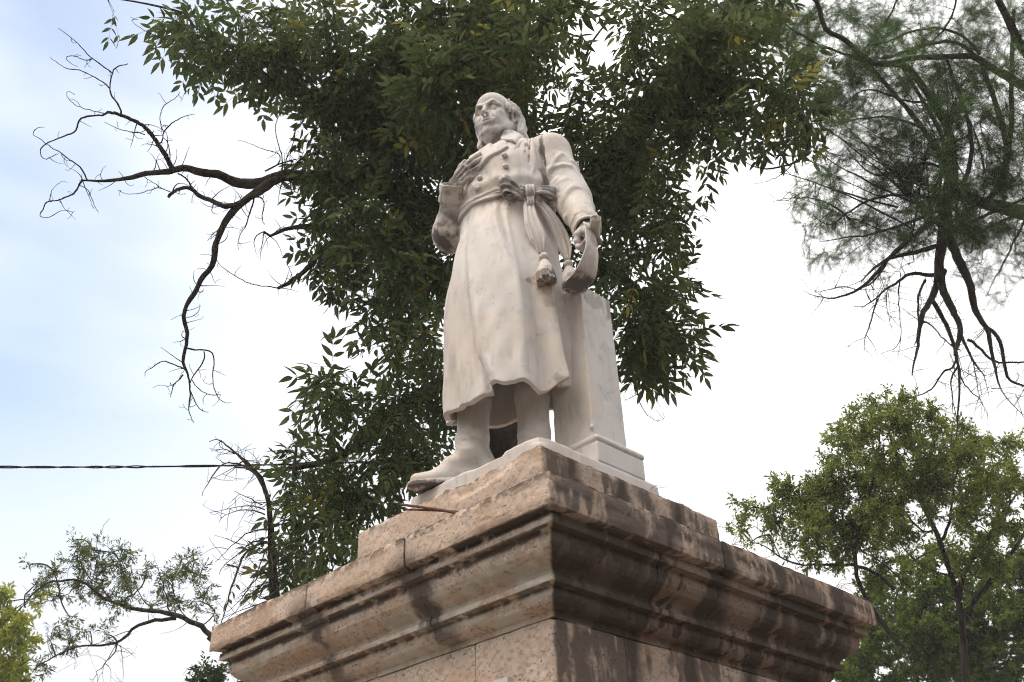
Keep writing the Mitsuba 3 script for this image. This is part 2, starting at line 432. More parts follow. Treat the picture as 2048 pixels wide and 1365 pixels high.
def ell(c, r, R=None):
    c, r = np.array(c, float), np.array(r, float)
    R = np.eye(3) if R is None else R
    ext = np.abs(R) @ r

    def fn(x, y, z):
        px, py, pz = x - c[0], y - c[1], z - c[2]
        q = [px * R[0, k] + py * R[1, k] + pz * R[2, k] for k in range(3)]
        k0 = np.sqrt((q[0] / r[0]) ** 2 + (q[1] / r[1]) ** 2 + (q[2] / r[2]) ** 2)
        k1 = np.sqrt((q[0] / r[0] ** 2) ** 2 + (q[1] / r[1] ** 2) ** 2 + (q[2] / r[2] ** 2) ** 2)
        return k0 * (k0 - 1) / np.maximum(k1, 1e-6)
    return fn, c - ext, c + ext


def rbox(c, hs_, rr, R=None):
    c, hs_ = np.array(c, float), np.array(hs_, float)
    R = np.eye(3) if R is None else R
    ext = np.abs(R) @ hs_

    def fn(x, y, z):
        px, py, pz = x - c[0], y - c[1], z - c[2]
        q = [np.abs(px * R[0, k] + py * R[1, k] + pz * R[2, k]) - (hs_[k] - rr) for k in range(3)]
        o = np.sqrt(np.maximum(q[0], 0) ** 2 + np.maximum(q[1], 0) ** 2 + np.maximum(q[2], 0) ** 2)
        return o + np.minimum(np.maximum(np.maximum(q[0], q[1]), q[2]), 0) - rr
    return fn, c - ext, c + ext


def curve(pts, n=12):
    p = np.array(pts, float)
    s = np.concatenate([[0], np.cumsum(np.linalg.norm(np.diff(p, axis=0), axis=1))])
    return CubicSpline(s, p)(np.linspace(0, s[-1], n)) if len(p) > 2 else p[0] + np.linspace(0, 1, n)[:, None] * (p[1] - p[0])


def many(prims):
    """the union of several primitives as one"""
    def fn(x, y, z):
        d = prims[0][0](x, y, z)
        for p in prims[1:]: d = np.minimum(d, p[0](x, y, z))
        return d
    return fn, np.min([p[1] for p in prims], 0), np.max([p[2] for p in prims], 0)


def tube(F, pts, rs, k=0.0, n=12, sub=False):
    p = curve(pts, n)
    r = np.interp(np.linspace(0, 1, n), np.linspace(0, 1, len(np.atleast_1d(rs))), np.atleast_1d(rs)) if np.ndim(rs) else np.full(n, rs)
    return F.add(many(chain(p, r)), k, sub=sub)


def xf(prim, R, t, s=1.0):
    """a primitive turned by R, scaled by s and moved to t"""
    fn, lo, hi = prim
    t = np.array(t, float)

    def g(x, y, z):
        px, py, pz = (x - t[0]) / s, (y - t[1]) / s, (z - t[2]) / s
        return fn(*[px * R[0, k] + py * R[1, k] + pz * R[2, k] for k in range(3)]) * s
    c = np.array([[a, b, d] for a in (lo[0], hi[0]) for b in (lo[1], hi[1]) for d in (lo[2], hi[2])])
    w = (c @ R.T) * s + t
    return g, w.min(0), w.max(0)
# ------------------------------------------------------------------ the statue
st = 'marble_statue'
TY = 20.0    # the trunk is turned 20 degrees to his left
TAB = np.array([  # z, centre x, y, half width, half depth
    (.16, .066, -.176, .282, .272), (.35, .064, -.178, .282, .268), (.55, .060, -.182, .282, .262), (.85, .055, -.184, .276, .248), (1.1, .055, -.182, .250, .212), (1.25, .057, -.178, .230, .182),
    (1.36, .058, -.175, .223, .171), (1.45, .06, -.176, .230, .173), (1.6, .06, -.176, .245, .176), (1.7, .06, -.168, .245, .156), (1.78, .06, -.155, .205, .120),
    (1.85, .058, -.15, .125, .085), (1.95, .055, -.15, .085, .07)])
TP = PchipInterpolator(TAB[:, 0], TAB[:, 1:])


def trunk(x, y, z, delta=True):
    """(radial distance to the dressed trunk, the angle from his front towards his left in degrees)"""
    q = TP(np.clip(z.ravel(), .16, 1.95)).astype(np.float32)
    cx, cy, a, b = (q[:, k][None, None, :] for k in range(4)) if z.shape[:2] == (1, 1) else (q[:, k].reshape(z.shape) for k in range(4))
    c, s = math.cos(math.radians(TY)), math.sin(math.radians(TY))
    dx, dy = x - cx, y - cy
    u, v = dx * c + dy * s, -dx * s + dy * c
    e = (np.abs(u / a) ** 2.2 + np.abs(v / b) ** 2.2) ** np.float32(1 / 2.2)
    r = np.sqrt(u * u + v * v)
    d = r * (1 - 1 / np.maximum(e, 1e-4))
    th = np.degrees(np.arctan2(u, -v))
    return (d - folds(th, z) if delta else d), th


def sm(a, b, x):
    t = np.clip((x - a) / (b - a), 0, 1)
    return t * t * (3 - 2 * t)


def wrap(t): return (t + 180) % 360 - 180


def folds(th, z):
    """how far the cloth stands out from the plain body, in metres"""
    lerp = lambda zz, pts: np.interp(zz, [p[0] for p in pts], [p[1] for p in pts])
    g = lambda c, w: np.exp(-(wrap(th - c) / w) ** 2)
    sk = sm(1.36, 1.20, z)
    low = sm(1.15, 0.30, z)
    o = np.zeros(np.broadcast(th, z).shape, np.float32)
    sk = sk * 1.7
    # the overlapping front edge of the skirt: cloth on his left lies on top
    e = lerp(z, [(.25, 10), (.34, 6), (.45, -1.5), (.65, -6), (.89, -12), (1.1, -20), (1.4, -30)])
    o += 0.017 * sm(-.7, .3, wrap(th - e)) * sm(75, 25, wrap(th - e)) * sk
    o += 0.010 * g(e + 5, 5) * sk * low
    o -= 0.006 * g(e - 4, 3) * sk
    # a long soft crease, and the ridges at his left
    c = lerp(z, [(.30, 33), (.57, 36), (.82, 33), (1.02, 24), (1.36, 6)])
    o += 0.011 * g(c, 6) * sk - 0.014 * g(c + 11, 8) * sk * low
    o += 0.004 * g(lerp(z, [(.3, 20), (.8, 14), (1.3, 0)]), 7) * sk * low
    o += 0.026 * g(lerp(z, [(.3, 67), (.7, 62), (1.2, 56)]), 8) * sk * (0.25 + 0.75 * low)
    o -= 0.020 * g(lerp(z, [(.3, 52), (.7, 50), (1.2, 46)]), 6) * sk * low
    o -= 0.022 * g(lerp(z, [(.3, 83), (.7, 79), (1.2, 73)]), 6) * sk * low
    o += 0.018 * g(lerp(z, [(.3, 96), (.7, 92), (1.2, 84)]), 7) * sk * low
    # his right side and the back
    for cc, w, amp in ((-48, 9, .010), (-72, 8, -.010), (-92, 10, .020), (-118, 9, -.016), (-140, 12, .018), (170, 11, -.014), (145, 12, .02), (122, 9, -.012)):
        o += amp * g(cc + 8 * (1 - low), w) * sk * (0.35 + 0.65 * low)
    # gathers just under and over the sash
    gath = np.exp(-((z - 1.30) / 0.055) ** 2) + 0.7 * np.exp(-((z - 1.46) / 0.05) ** 2)
    o += 0.0035 * gath * (np.sin(th * 0.42 + 7 * z) + 0.6 * np.sin(th * 0.23 - 9 * z))
    # the bodice bulges over the sash; pulls from the arms
    o += 0.012 * np.exp(-((z - 1.475) / 0.035) ** 2)
    ch = sm(1.42, 1.52, z) * sm(1.80, 1.70, z)
    e2 = lerp(z, [(1.40, -33), (1.5, -36), (1.6, -40), (1.8, -42)])
    o += 0.007 * sm(-1.5, 1.0, wrap(th - e2)) * sm(95, 60, wrap(th - e2)) * ch
    t2 = th + 90 * (z - 1.55)
    o += 0.008 * g(62 - 80 * (z - 1.6), 4.5) * ch - 0.007 * g(52 - 80 * (z - 1.6), 4) * ch + 0.006 * g(76 - 60 * (z - 1.6), 5) * ch
    o += 0.005 * np.sin(t2 * 0.16) * ch
    # shallow long creases of heavy cloth
    o -= 0.0050 * np.exp(-((wrap(th - e) + 2.6) / 1.1) ** 2) * sk
    for c0, c1, w, a_, z0, z1 in ((-24, -28, 3.5, .005, .30, .9), (-40, -34, 4, .006, .45, 1.25), (40, 26, 3, .004, .65, 1.3), (2, -6, 3.0, .004, .30, .65), (47, 44, 3, .004, .3, .7)):
        o += a_ * g(np.interp(z, [.3, 1.3], [c0, c1]) + 2.5 * np.sin(z * 6 + c0), w) * sk * sm(z0 - .1, z0 + .1, z) * sm(z1 + .12, z1 - .12, z)
    # broad unevenness of hand-carved cloth
    o += 0.004 * np.sin(th * 0.11 + 4.0 * z + 1) * np.sin(z * 9 + th * 0.05) * sk + 0.0025 * np.sin(th * 0.31 - 13 * z) * np.sin(z * 21 + 2) * low
    return o.astype(np.float32)


def hem(th):
    """height of the skirt's hem by angle"""
    pts = [(-180, .455), (-140, .425), (-110, .40), (-80, .345), (-60, .300), (-34, .285), (-14, .277), (0, .290), (5, .296), (8, .316), (12, .314), (17, .300), (24, .304), (30, .310), (42, .302), (56, .302),
           (63, .335), (69, .365), (78, .385), (88, .385), (93, .37), (102, .37), (130, .43), (180, .455)]
    return np.interp(wrap(th), [p[0] for p in pts], [p[1] for p in pts]).astype(np.float32)


SH_L, EL_L, WR_L = (.285, -.078, 1.712), (.380, -.062, 1.378), (.508, -.138, 1.085)
SH_R, EL_R, WR_R = (-.165, -.205, 1.715), (-.188, -.296, 1.392), (-.060, -.402, 1.535)


def coat():
    F = Field((-.36, -.56, .22), (.66, .17, 1.92), 0.0046)

    def body(x, y, z):
        d, th = trunk(x, y, z)
        inner = np.maximum(d + 0.028, z - 1.0)
        d = np.maximum(d, -inner)
        return np.maximum(d, hem(th) - z)
    F.add((body, (-.5, -.6, .2), (.7, .25, 1.89)))
    # shoulders and sleeves
    A = Field((-.36, -.56, F.lo[2] + F.h * 153), (.66, .17, F.lo[2] + F.h * (F.n[2] - 1)), F.h)
    for p, r in (((SH_L, EL_L, WR_L), (.093, .078, .058)), ((SH_R, EL_R, tuple(np.array(EL_R) * .2 + np.array(WR_R) * .8)), (.088, .075, .058))):
        for c_ in chain(p, r): A.add(c_, 0.05)
    A.add(rc((.16, -.125, 1.745), SH_L, .080, .086), 0.05)
    A.add(rc((-.03, -.18, 1.745), SH_R, .085, .082), 0.05)
    # the loose cloth hanging below the bent right elbow
    A.add(ell((-.194, -.302, 1.378), (.064, .068, .080)), 0.05)
    A.add(rc((-.19, -.26, 1.52), (-.194, -.298, 1.38), .078, .075), 0.04)
    # sleeve folds: ridges round the arm
    rng = np.random.default_rng(5)

    def ring(a, b, ra, rb, t0, t1, ang0, ang1, amp, tilt):
        a, b = np.array(a), np.array(b)
        ax = (b - a) / np.linalg.norm(b - a)
        e1 = np.cross(ax, [0, 1, .2]); e1 /= np.linalg.norm(e1)
        e2 = np.cross(ax, e1)
        pts = []
        for s in np.linspace(0, 1, 7):
            t = t0 + (t1 - t0) * s + tilt * math.sin(s * 3.1)
            g_ = math.radians(ang0 + (ang1 - ang0) * s)
            rr = (ra + (rb - ra) * np.clip(t, 0, 1)) * 0.965
            pts.append(a + t * (b - a) + rr * (math.cos(g_) * e1 + math.sin(g_) * e2))
        tube(A, pts, [0.004, amp, amp, 0.004], 0.022, 14)
    for k in range(11):
        ring(SH_L, EL_L, .098, .080, rng.uniform(.35, 1.0), rng.uniform(.45, 1.15), rng.uniform(0, 360), rng.uniform(0, 360), rng.uniform(.008, .014), rng.uniform(-.1, .1))
    for k in range(9):
        ring(EL_L, WR_L, .080, .060, rng.uniform(-.05, .55), rng.uniform(0.0, .7), rng.uniform(0, 360), rng.uniform(0, 360), rng.uniform(.007, .012), rng.uniform(-.1, .1))
    for k in range(10):
        ring(SH_R, EL_R, .092, .082, rng.uniform(.2, .95), rng.uniform(.3, 1.1), rng.uniform(0, 360), rng.uniform(0, 360), rng.uniform(.008, .015), rng.uniform(-.1, .1))
    for k in range(3):
        ring(EL_R, WR_R, .082, .066, rng.uniform(0, .2), rng.uniform(0.0, .25), rng.uniform(0, 360), rng.uniform(0, 360), rng.uniform(.008, .012), rng.uniform(-.1, .1))
    # sleeve heads are set in with a seam; hollow at the wrist
    wl = np.array(WR_L) - np.array(EL_L); wl /= np.linalg.norm(wl)
    A.cut(rc(np.array(WR_L) + wl * .0, np.array(WR_L) + wl * .12, .050, .056), 0.006)

    def endcap(x, y, z):
        return -((x - WR_L[0]) * wl[0] + (y - WR_L[1]) * wl[1] + (z - WR_L[2]) * wl[2] - 0.028)
    s, x, y, z = A.box((.35, -.32, .95), (.66, .05, 1.25), 0)
    A.D[s] = np.maximum(A.D[s], -endcap(x, y, z))
    # join the sleeves to the trunk, leaving a groove where the arm meets the chest
    o = F.D[:, :, 153:]
    B = A.D[:o.shape[0], :o.shape[1], :o.shape[2]]
    n3 = B.shape[2]
    k = np.float32(0.012)
    h = np.clip(0.5 + 0.5 * (o[:, :, :n3] - B) / k, 0, 1)
    o[:, :, :n3] = o[:, :, :n3] * (1 - h) + B * h - k * h * (1 - h)
    tube(F, [(.300, -.160, 1.785), (.309, -.170, 1.754), (.317, -.175, 1.703), (.315, -.169, 1.659), (.308, -.160, 1.589), (.309, -.157, 1.512), (.302, -.143, 1.463), (.314, -.140, 1.40)],
         [.004, .007, .008, .009, .010, .012, .014], .010, 30, sub=True)
    tube(F, [(.262, -.180, 1.765), (.284, -.199, 1.663), (.288, -.203, 1.559), (.262, -.225, 1.47)], [.003, .007, .007, .003], .016, 24)
    tube(F, [(.240, -.186, 1.765), (.268, -.213, 1.66), (.272, -.222, 1.57)], [.003, .006, .002], .012, 20, sub=True)
    return F


def on_trunk(region, t, lo, hi, h=0.0035, under=0.012, k=0.006):
    """a band of cloth of thickness t lying on the trunk wherever region(th, z) < 0 (in metres)"""
    F = Field(lo, hi, h)

    def fn(x, y, z):
        d, th = trunk(x, y, z)
        r = region(th, z, x, y)
        e = np.maximum(d - t, -d - under)
        m = np.clip(0.5 - 0.5 * (e - r) / k, 0, 1)
        return e * m + r * (1 - m) + k * m * (1 - m)
    F.add((fn, np.array(lo) - 1, np.array(hi) + 1))
    return F


def poly_sd(P):
    P = np.array(P, float)

    def fn(u, v):
        d = np.full(np.broadcast(u, v).shape, 1e9, np.float32)
        sgn = np.ones(d.shape, np.float32)
        for i in range(len(P)):
            a, b = P[i], P[i - 1]
            ex, ey = b - a
            wx, wy = u - a[0], v - a[1]
            t = np.clip((wx * ex + wy * ey) / (ex * ex + ey * ey), 0, 1)
            d = np.minimum(d, (wx - ex * t) ** 2 + (wy - ey * t) ** 2)
            c1, c2, c3 = v >= a[1], v < b[1], ex * wy > ey * wx
            flip = (c1 & c2 & c3) | (~c1 & ~c2 & ~c3)
            sgn = np.where(flip, -sgn, sgn)
        return sgn * np.sqrt(d)
    return fn


def put_sdf(name, F, mat='mat_marble'):
    V, Fc = F.mesh()
    return put(name, trimesh.Trimesh(s2w(V), Fc, process=False), mat, smooth=True)


put_sdf(st + '__coat', coat())
# ---- sash, knot, tails and tassels
def sash_region(th, z, x, y):
    t = wrap(th)
    top = np.interp(t, [-180, -100, -58, -32, -17, 5, 17, 45, 75, 110, 180], [1.42, 1.415, 1.424, 1.425, 1.420, 1.421, 1.424, 1.418, 1.415, 1.42, 1.42])
    bot = np.interp(t, [-180, -100, -68, -47, -30, 3, 21, 45, 75, 110, 180], [1.345, 1.36, 1.368, 1.370, 1.386, 1.374, 1.366, 1.345, 1.345, 1.35, 1.345])
    mid = (top + bot) / 2 + 0.006 * np.sin(t * 0.06)
    pleat = 0.0045 * np.exp(-((z - mid) / 0.004) ** 2) + 0.003 * np.exp(-((z - mid - 0.016) / 0.003) ** 2)
    return np.maximum(z - top, bot - z) + 0 * pleat


def sash():
    F = Field((-.28, -.46, 1.31), (.40, .10, 1.46), 0.0035)

    def fn(x, y, z):
        d, th = trunk(x, y, z)
        t = wrap(th)
        r = sash_region(th, z, x, y)
        p1 = 1.402 + 0.008 * np.sin(t * 0.05) - 0.0002 * t
        p2 = 1.388 + 0.006 * np.sin(t * 0.07 + 1) - 0.0002 * t
        e = d - 0.015 + 0.006 * np.exp(-((z - p1) / 0.0035) ** 2) + 0.005 * np.exp(-((z - p2) / 0.0035) ** 2)
        return np.maximum(np.maximum(e, -d - 0.01), r)
    F.add((fn, (-1, -1, 1.3), (1, 1, 1.5)))
    return F


put_sdf(st + '__sash', sash())


def ribbon(C, Wd, half, t, nseg=40, nw=9, pleat=0.0, npl=3, ph=0.0):
    """a strip of cloth or paper: centre line C, width directions Wd (both splined), half width, thickness"""
    C = curve(C, nseg)
    Wd = np.array(Wd, float)
    Wd = CubicSpline(np.linspace(0, 1, len(Wd)), Wd)(np.linspace(0, 1, nseg))
    half = np.interp(np.linspace(0, 1, nseg), np.linspace(0, 1, len(half)), half)
    Wd = Wd / np.linalg.norm(Wd, axis=1, keepdims=True)
    tan = np.gradient(C, axis=0); tan /= np.linalg.norm(tan, axis=1, keepdims=True)
    N = np.cross(tan, Wd); N /= np.linalg.norm(N, axis=1, keepdims=True)
    u = np.linspace(-1, 1, nw)
    S = C[:, None] + (u[None, :] * half[:, None])[..., None] * Wd[:, None]
    S = S + (pleat * np.sin(u * npl * math.pi + ph)[None, :] * np.linspace(0.4, 1, nseg)[:, None])[..., None] * N[:, None]
    edge = (1 - 0.55 * np.abs(u) ** 6)[None, :, None]
    A, B = S + N[:, None] * t / 2 * edge, S - N[:, None] * t / 2 * edge
    V = np.concatenate([A.reshape(-1, 3), B.reshape(-1, 3)])
    n = nseg * nw
    i, j = np.meshgrid(np.arange(nseg - 1), np.arange(nw - 1), indexing='ij')
    a = i * nw + j
    q = np.stack([a, a + 1, a + nw + 1, a + nw], -1).reshape(-1, 4)
    Q = [q, q[:, ::-1] + n]
    for k in range(nseg - 1):
        Q.append([[k * nw, (k + 1) * nw, (k + 1) * nw + n, k * nw + n], [(k + 1) * nw - 1 + n, (k + 2) * nw - 1 + n, (k + 2) * nw - 1, (k + 1) * nw - 1]])
    for k in range(nw - 1):
        b = (nseg - 1) * nw
        Q.append([[k + n, k + 1 + n, k + 1, k], [b + k, b + k + 1, b + k + 1 + n, b + k + n]])
    q = np.vstack(Q)
    return trimesh.Trimesh(V, np.vstack([q[:, [0, 1, 2]], q[:, [0, 2, 3]]]), process=False)


def put_local(name, m, smooth=40, mat='mat_marble'):
    m.fix_normals()
    return put(name, trimesh.Trimesh(s2w(m.vertices), m.faces, process=False), mat, smooth=smooth)


def bow():
    K = np.array([.306, -.262, 1.338])
    ms = []
    # two loops of the wide sash, open below, and the folds of the knot
    L = np.array([.236, -.345, 1.362]); R = np.array([.330, -.158, 1.366])
    up = (.25, -.2, .95)
    ms.append(ribbon([K, K + [-.030, -.045, .012], L + [.006, -.018, .018], L + [-.030, -.004, .020], L + [-.028, .022, .010], L + [.018, .040, -.004], K + [-.012, .012, -.01]],
                     [up, (.1, -.25, .96), (.05, -.3, .95), (-.2, -.1, .97), (-.1, .0, 1), (.1, .1, 1), up], (.014, .034, .046, .046, .040, .030, .014), .010, 70, 13, .0055, 2.6, .6))
    ms.append(ribbon([K, K + [.030, .020, .012], R + [.026, -.022, .004], R + [.022, .026, .002], R + [-.008, .032, -.006], R + [-.024, -.02, -.012], K + [.0, .022, -.01]],
                     [up, (-.1, .2, .97), (-.05, .2, .97), (.2, .1, .97), (.1, .0, 1), (-.1, -.1, 1), up], (.014, .028, .036, .038, .034, .028, .014), .010, 70, 13, .0045, 2.7, 2.0))
    for c, rr, a0, a1, w, ph in ((K + [.004, -.006, .004], .026, -150, 150, .020, 0.5), (K + [-.004, .002, -.046], .021, -160, 140, .016, 1.4)):
        e1, e2 = np.array([.64, -.62, .1]), np.array([.10, -.10, -1.0])
        g = np.radians(np.linspace(a0, a1, 24))
        ms.append(ribbon([c + rr * (math.cos(q) * e1 + math.sin(q) * 1.15 * e2) for q in g], np.tile([.70, .70, .05], (24, 1)), (w * .8, w * 1.15, w, w * 1.1, w * .8), .012, 40, 11, .0035, 3.0, ph))
    return trimesh.util.concatenate(ms)


put_local(st + '__bow_knot', bow(), 55)


def tails():
    ms = [ribbon([(.275, -.245, 1.335), (.300, -.268, 1.25), (.318, -.272, 1.15), (.332, -.262, 1.07), (.333, -.250, 1.015), (.330, -.244, .99)],
                 [(.6, .75, .1), (.64, .74, .08), (.68, .72, .06), (.7, .7, .05), (.7, .7, .02), (.7, .7, 0)], (.016, .024, .030, .038, .040, .014), .014, 70, 21, .0055, 3.1, .8),
          ribbon([(.292, -.205, 1.335), (.330, -.175, 1.25), (.348, -.135, 1.16), (.356, -.115, 1.08), (.362, -.112, 1.03), (.368, -.114, 1.00)],
                 [(.3, .3, .9), (.45, .55, .6), (.6, .7, .3), (.68, .72, .1), (.7, .7, 0), (.7, .7, 0)], (.016, .022, .028, .034, .032, .012), .014, 60, 15, .005, 2.6, .2)]
    return trimesh.util.concatenate(ms)


put_local(st + '__sash_tail', tails(), 55)


def tassel(ball, axis, length, seed):
    b, ax = np.array(ball, float), np.array(axis, float) / np.linalg.norm(axis)
    e1 = np.cross(ax, [0, 1, 0]); e1 /= np.linalg.norm(e1)
    e2 = np.cross(ax, e1)
    F = Field(b - [.07, .07, length + .05], b + [.07, .07, .05], 0.0025)
    F.add(ell(b, (.0215, .0215, .020)))
    F.add(rc(b + ax * .020, b + ax * .030, .011, .013), .006)

    def skirt(x, y, z):
        px, py, pz = x - b[0], y - b[1], z - b[2]
        h = px * ax[0] + py * ax[1] + pz * ax[2]
        u, v = px * e1[0] + py * e1[1] + pz * e1[2], px * e2[0] + py * e2[1] + pz * e2[2]
        r = np.sqrt(u * u + v * v)
        a = np.arctan2(v, u)
        s = np.clip((h - .026) / length, 0, 1)
        R = .013 + .022 * np.sqrt(np.clip(s * 1.6, 0, 1)) + .010 * s
        R = R - .0024 * np.abs(np.sin(a * 12 + seed + 1.0 * s)) * np.clip(s * 4, 0, 1)
        e = .026 + length + .004 * np.sin(a * 5 + seed) + .004 * np.sin(a * 13 + 2)
        return np.maximum(np.maximum(r - R, h - e), .024 - h)
    F.add((skirt, b - [.07, .07, length + .05], b + [.07, .07, .02]), .004)
    # twisted cord round the ball
    for g in (0.4, 1.5, 2.6):
        for q in np.linspace(-1.1, 1.1, 9):
            aa = g + q * .5
            F.cut(ell(b + (math.cos(aa) * e1 + math.sin(aa) * e2) * .0225 * math.cos(q) - ax * .0215 * math.sin(q), (.0035,) * 3), .003)
    return F


put_sdf(st + '__tassel', tassel((.350, -.248, .955), (.10, -.05, -1), .120, 0.0))
put_sdf(st + '__tassel', tassel((.372, -.118, .970), (.16, -.10, -1), .115, 1.3))

# ---- lapels, collar, buttons
L1 = poly_sd([(.046, 1.79), (.070, 1.755), (.101, 1.672), (.059, 1.644), (.008, 1.606), (-.044, 1.570), (-.108, 1.515), (-.122, 1.475), (-.142, 1.47), (-.140, 1.54), (-.085, 1.64), (-.040, 1.70), (.0, 1.755), (.02, 1.80)])
C1 = poly_sd([(.030, 1.90), (.080, 1.89), (.112, 1.85), (.126, 1.706), (.062, 1.762), (.026, 1.80), (.015, 1.85)])
R1 = poly_sd([(-.030, 1.70), (-.075, 1.655), (-.125, 1.60), (-.165, 1.66), (-.115, 1.70), (-.130, 1.73), (-.085, 1.80), (-.05, 1.86), (-.02, 1.80)])


def applied(poly, t, h=0.003):
    c, s = math.cos(math.radians(TY)), math.sin(math.radians(TY))
    F = Field((-.20, -.46, 1.44), (.30, -.08, 1.93), h)

    def fn(x, y, z):
        d, th = trunk(x, y, z)
        q = TP(np.clip(z.ravel(), .16, 1.95))
        u = (x - q[:, 0][None, None, :]) * c + (y - q[:, 1][None, None, :]) * s
        r = poly(u, z + 0 * u)
        e = np.maximum(d - t * (1 - 0.35 * np.exp(-((r + .0) / .004) ** 2)), -d - .012)
        return np.where(np.abs(wrap(th)) < 100, np.maximum(e, r), 1.0)
    F.add((fn, (-1, -1, 1.4), (1, 1, 2)))
    return F


put_sdf(st + '__lapel', applied(L1, .016))
put_sdf(st + '__lapel', applied(R1, .016))
put_sdf(st + '__collar', applied(C1, .024))
for bx, by, bz in ((.203, -.314, 1.612), (.206, -.312, 1.543), (.206, -.306, 1.466), (.085, -.366, 1.518), (.070, -.370, 1.458)):
    F = Field((bx - .03, by - .03, bz - .03), (bx + .03, by + .03, bz + .03), 0.002)
    ang = 22 if bx > .1 else -14
    R = rotm(0, 0, TY + ang)
    F.add(ell((bx, by, bz), (.0155, .0075, .0155), R))
    F.add(ell(np.array([bx, by, bz]) + R @ np.array([0, -.002, 0]), (.011, .0085, .011), R), .003)
    put_sdf(st + '__button', F)


# ---- cuffs
def cuff(a, b, r0, r1, t, h=0.003):
    a, b = np.array(a, float), np.array(b, float)
    F = Field(np.minimum(a, b) - .12, np.maximum(a, b) + .12, h)
    ax = (b - a) / np.linalg.norm(b - a)
    L = np.linalg.norm(b - a)

    def fn(x, y, z):
        px, py, pz = x - a[0], y - a[1], z - a[2]
        s = px * ax[0] + py * ax[1] + pz * ax[2]
        r = np.sqrt(np.maximum(px * px + py * py + pz * pz - s * s, 0))
        an = np.arctan2(pz, px)
        R = r0 + (r1 - r0) * np.clip(s / L, 0, 1) + .0025 * np.sin(2 * an + 1) + .0015 * np.sin(5 * an)
        e = np.maximum(np.abs(r - R) - t / 2, np.maximum(-s, s - L))
        return e
    F.add((fn, np.minimum(a, b) - .1, np.maximum(a, b) + .1))
    return F


fr = np.array(WR_R) - EL_R
put_sdf(st + '__cuff', cuff(np.array(EL_R) + fr * .66, np.array(EL_R) + fr * 1.06, .062, .061, .012))
fl = np.array(WR_L) - EL_L
put_sdf(st + '__cuff', cuff(np.array(EL_L) + fl * .86, np.array(EL_L) + fl * 1.10, .060, .059, .010))


# ---- hands
def hand(W, d, n, s, bends, spread, thumb, h=0.0024, side=1, wr=.029, arm=None):
    """W wrist, d direction of the knuckles, n out of the back of the hand; bends: three angles for each finger"""
    W, d, n = np.array(W, float), np.array(d, float), np.array(n, float)
    d /= np.linalg.norm(d)
    n -= d * (n @ d); n /= np.linalg.norm(n)
    a = np.cross(n, d) * side      # towards the index finger
    F = Field(W - .24, W + .24, h)
    tip = []
    offs, back, lens = (.030, .010, -.011, -.030), (.096, .100, .094, .084), ((.044, .027, .022), (.048, .031, .023), (.044, .029, .022), (.034, .022, .020))
    arm = d if arm is None else np.array(arm) / np.linalg.norm(arm)
    F.add(rc(W - arm * .06 * s, W + d * .01 * s, wr * s, (wr - .002) * s), .01)
    for k in range(4):
        kn = W + (d * back[k] + a * offs[k] + n * (.004 - .006 * abs(k - 1.2) * .5)) * s
        F.add(rc(W + (d * .015 + a * offs[k] * .55) * s, kn, .021 * s, .0145 * s), .012)
        F.add(ell(kn, (.0125 * s,) * 3), .008)
        dirv = d * math.cos(spread[k]) + a * math.sin(spread[k])
        p, ang, rr = kn, 0.0, (.0108, .0100, .0092, .0080)
        if k == 3: rr = tuple(v * .9 for v in rr)
        for j in range(3):
            ang += math.radians(bends[k][j])
            q = p + (dirv * math.cos(ang) - n * math.sin(ang)) * lens[k][j] * s
            F.add(rc(p, q, rr[j] * s, rr[j + 1] * s), .0035)
            if j: F.add(ell(p, (rr[j] * 1.06 * s,) * 3), .003)
            p = q
        tip.append(p)
    # heel of the thumb and the thumb
    t0 = W + (d * .022 + a * .020 - n * .010) * s
    t1 = t0 + (d * thumb[0][0] + a * thumb[0][1] + n * thumb[0][2]) * .046 * s
    t2 = t1 + (d * thumb[1][0] + a * thumb[1][1] + n * thumb[1][2]) * .034 * s
    t3 = t2 + (d * thumb[2][0] + a * thumb[2][1] + n * thumb[2][2]) * .027 * s
    for p, q, r0, r1 in ((t0, t1, .020, .0135), (t1, t2, .0130, .0115), (t2, t3, .0115, .0088)): F.add(rc(p, q, r0 * s, r1 * s), .007)
    # tendons and hollows between the knuckles
    for k in range(3):
        F.cut(rc(W + (d * .055 + a * (offs[k] + offs[k + 1]) / 2 * .9 + n * .021) * s, W + (d * .098 + a * (offs[k] + offs[k + 1]) / 2 + n * .019) * s, .003 * s, .005 * s), .008)
    return F


HR = hand((-.058, -.404, 1.520), (.86, .10, .48), (.24, -.90, -.36), 1.13,
          ((11, 14, 10), (15, 19, 13), (20, 24, 16), (26, 28, 20)), (.06, .0, -.05, -.12), ((.75, .60, -.25), (.92, .38, -.1), (.98, .15, -.12)), side=1, wr=.025, arm=fr)
put_sdf(st + '__hand', HR)
HL = hand((.512, -.140, 1.072), (.48, -.16, -.86), (.86, .10, .46), 1.10,
          ((48, 62, 40), (55, 66, 42), (60, 68, 44), (64, 70, 46)), (.06, .02, -.03, -.08), ((.62, .45, -.62), (.80, -.15, -.55), (.75, -.45, -.45)), side=-1, wr=.036, arm=fl)
put_sdf(st + '__hand', HL)


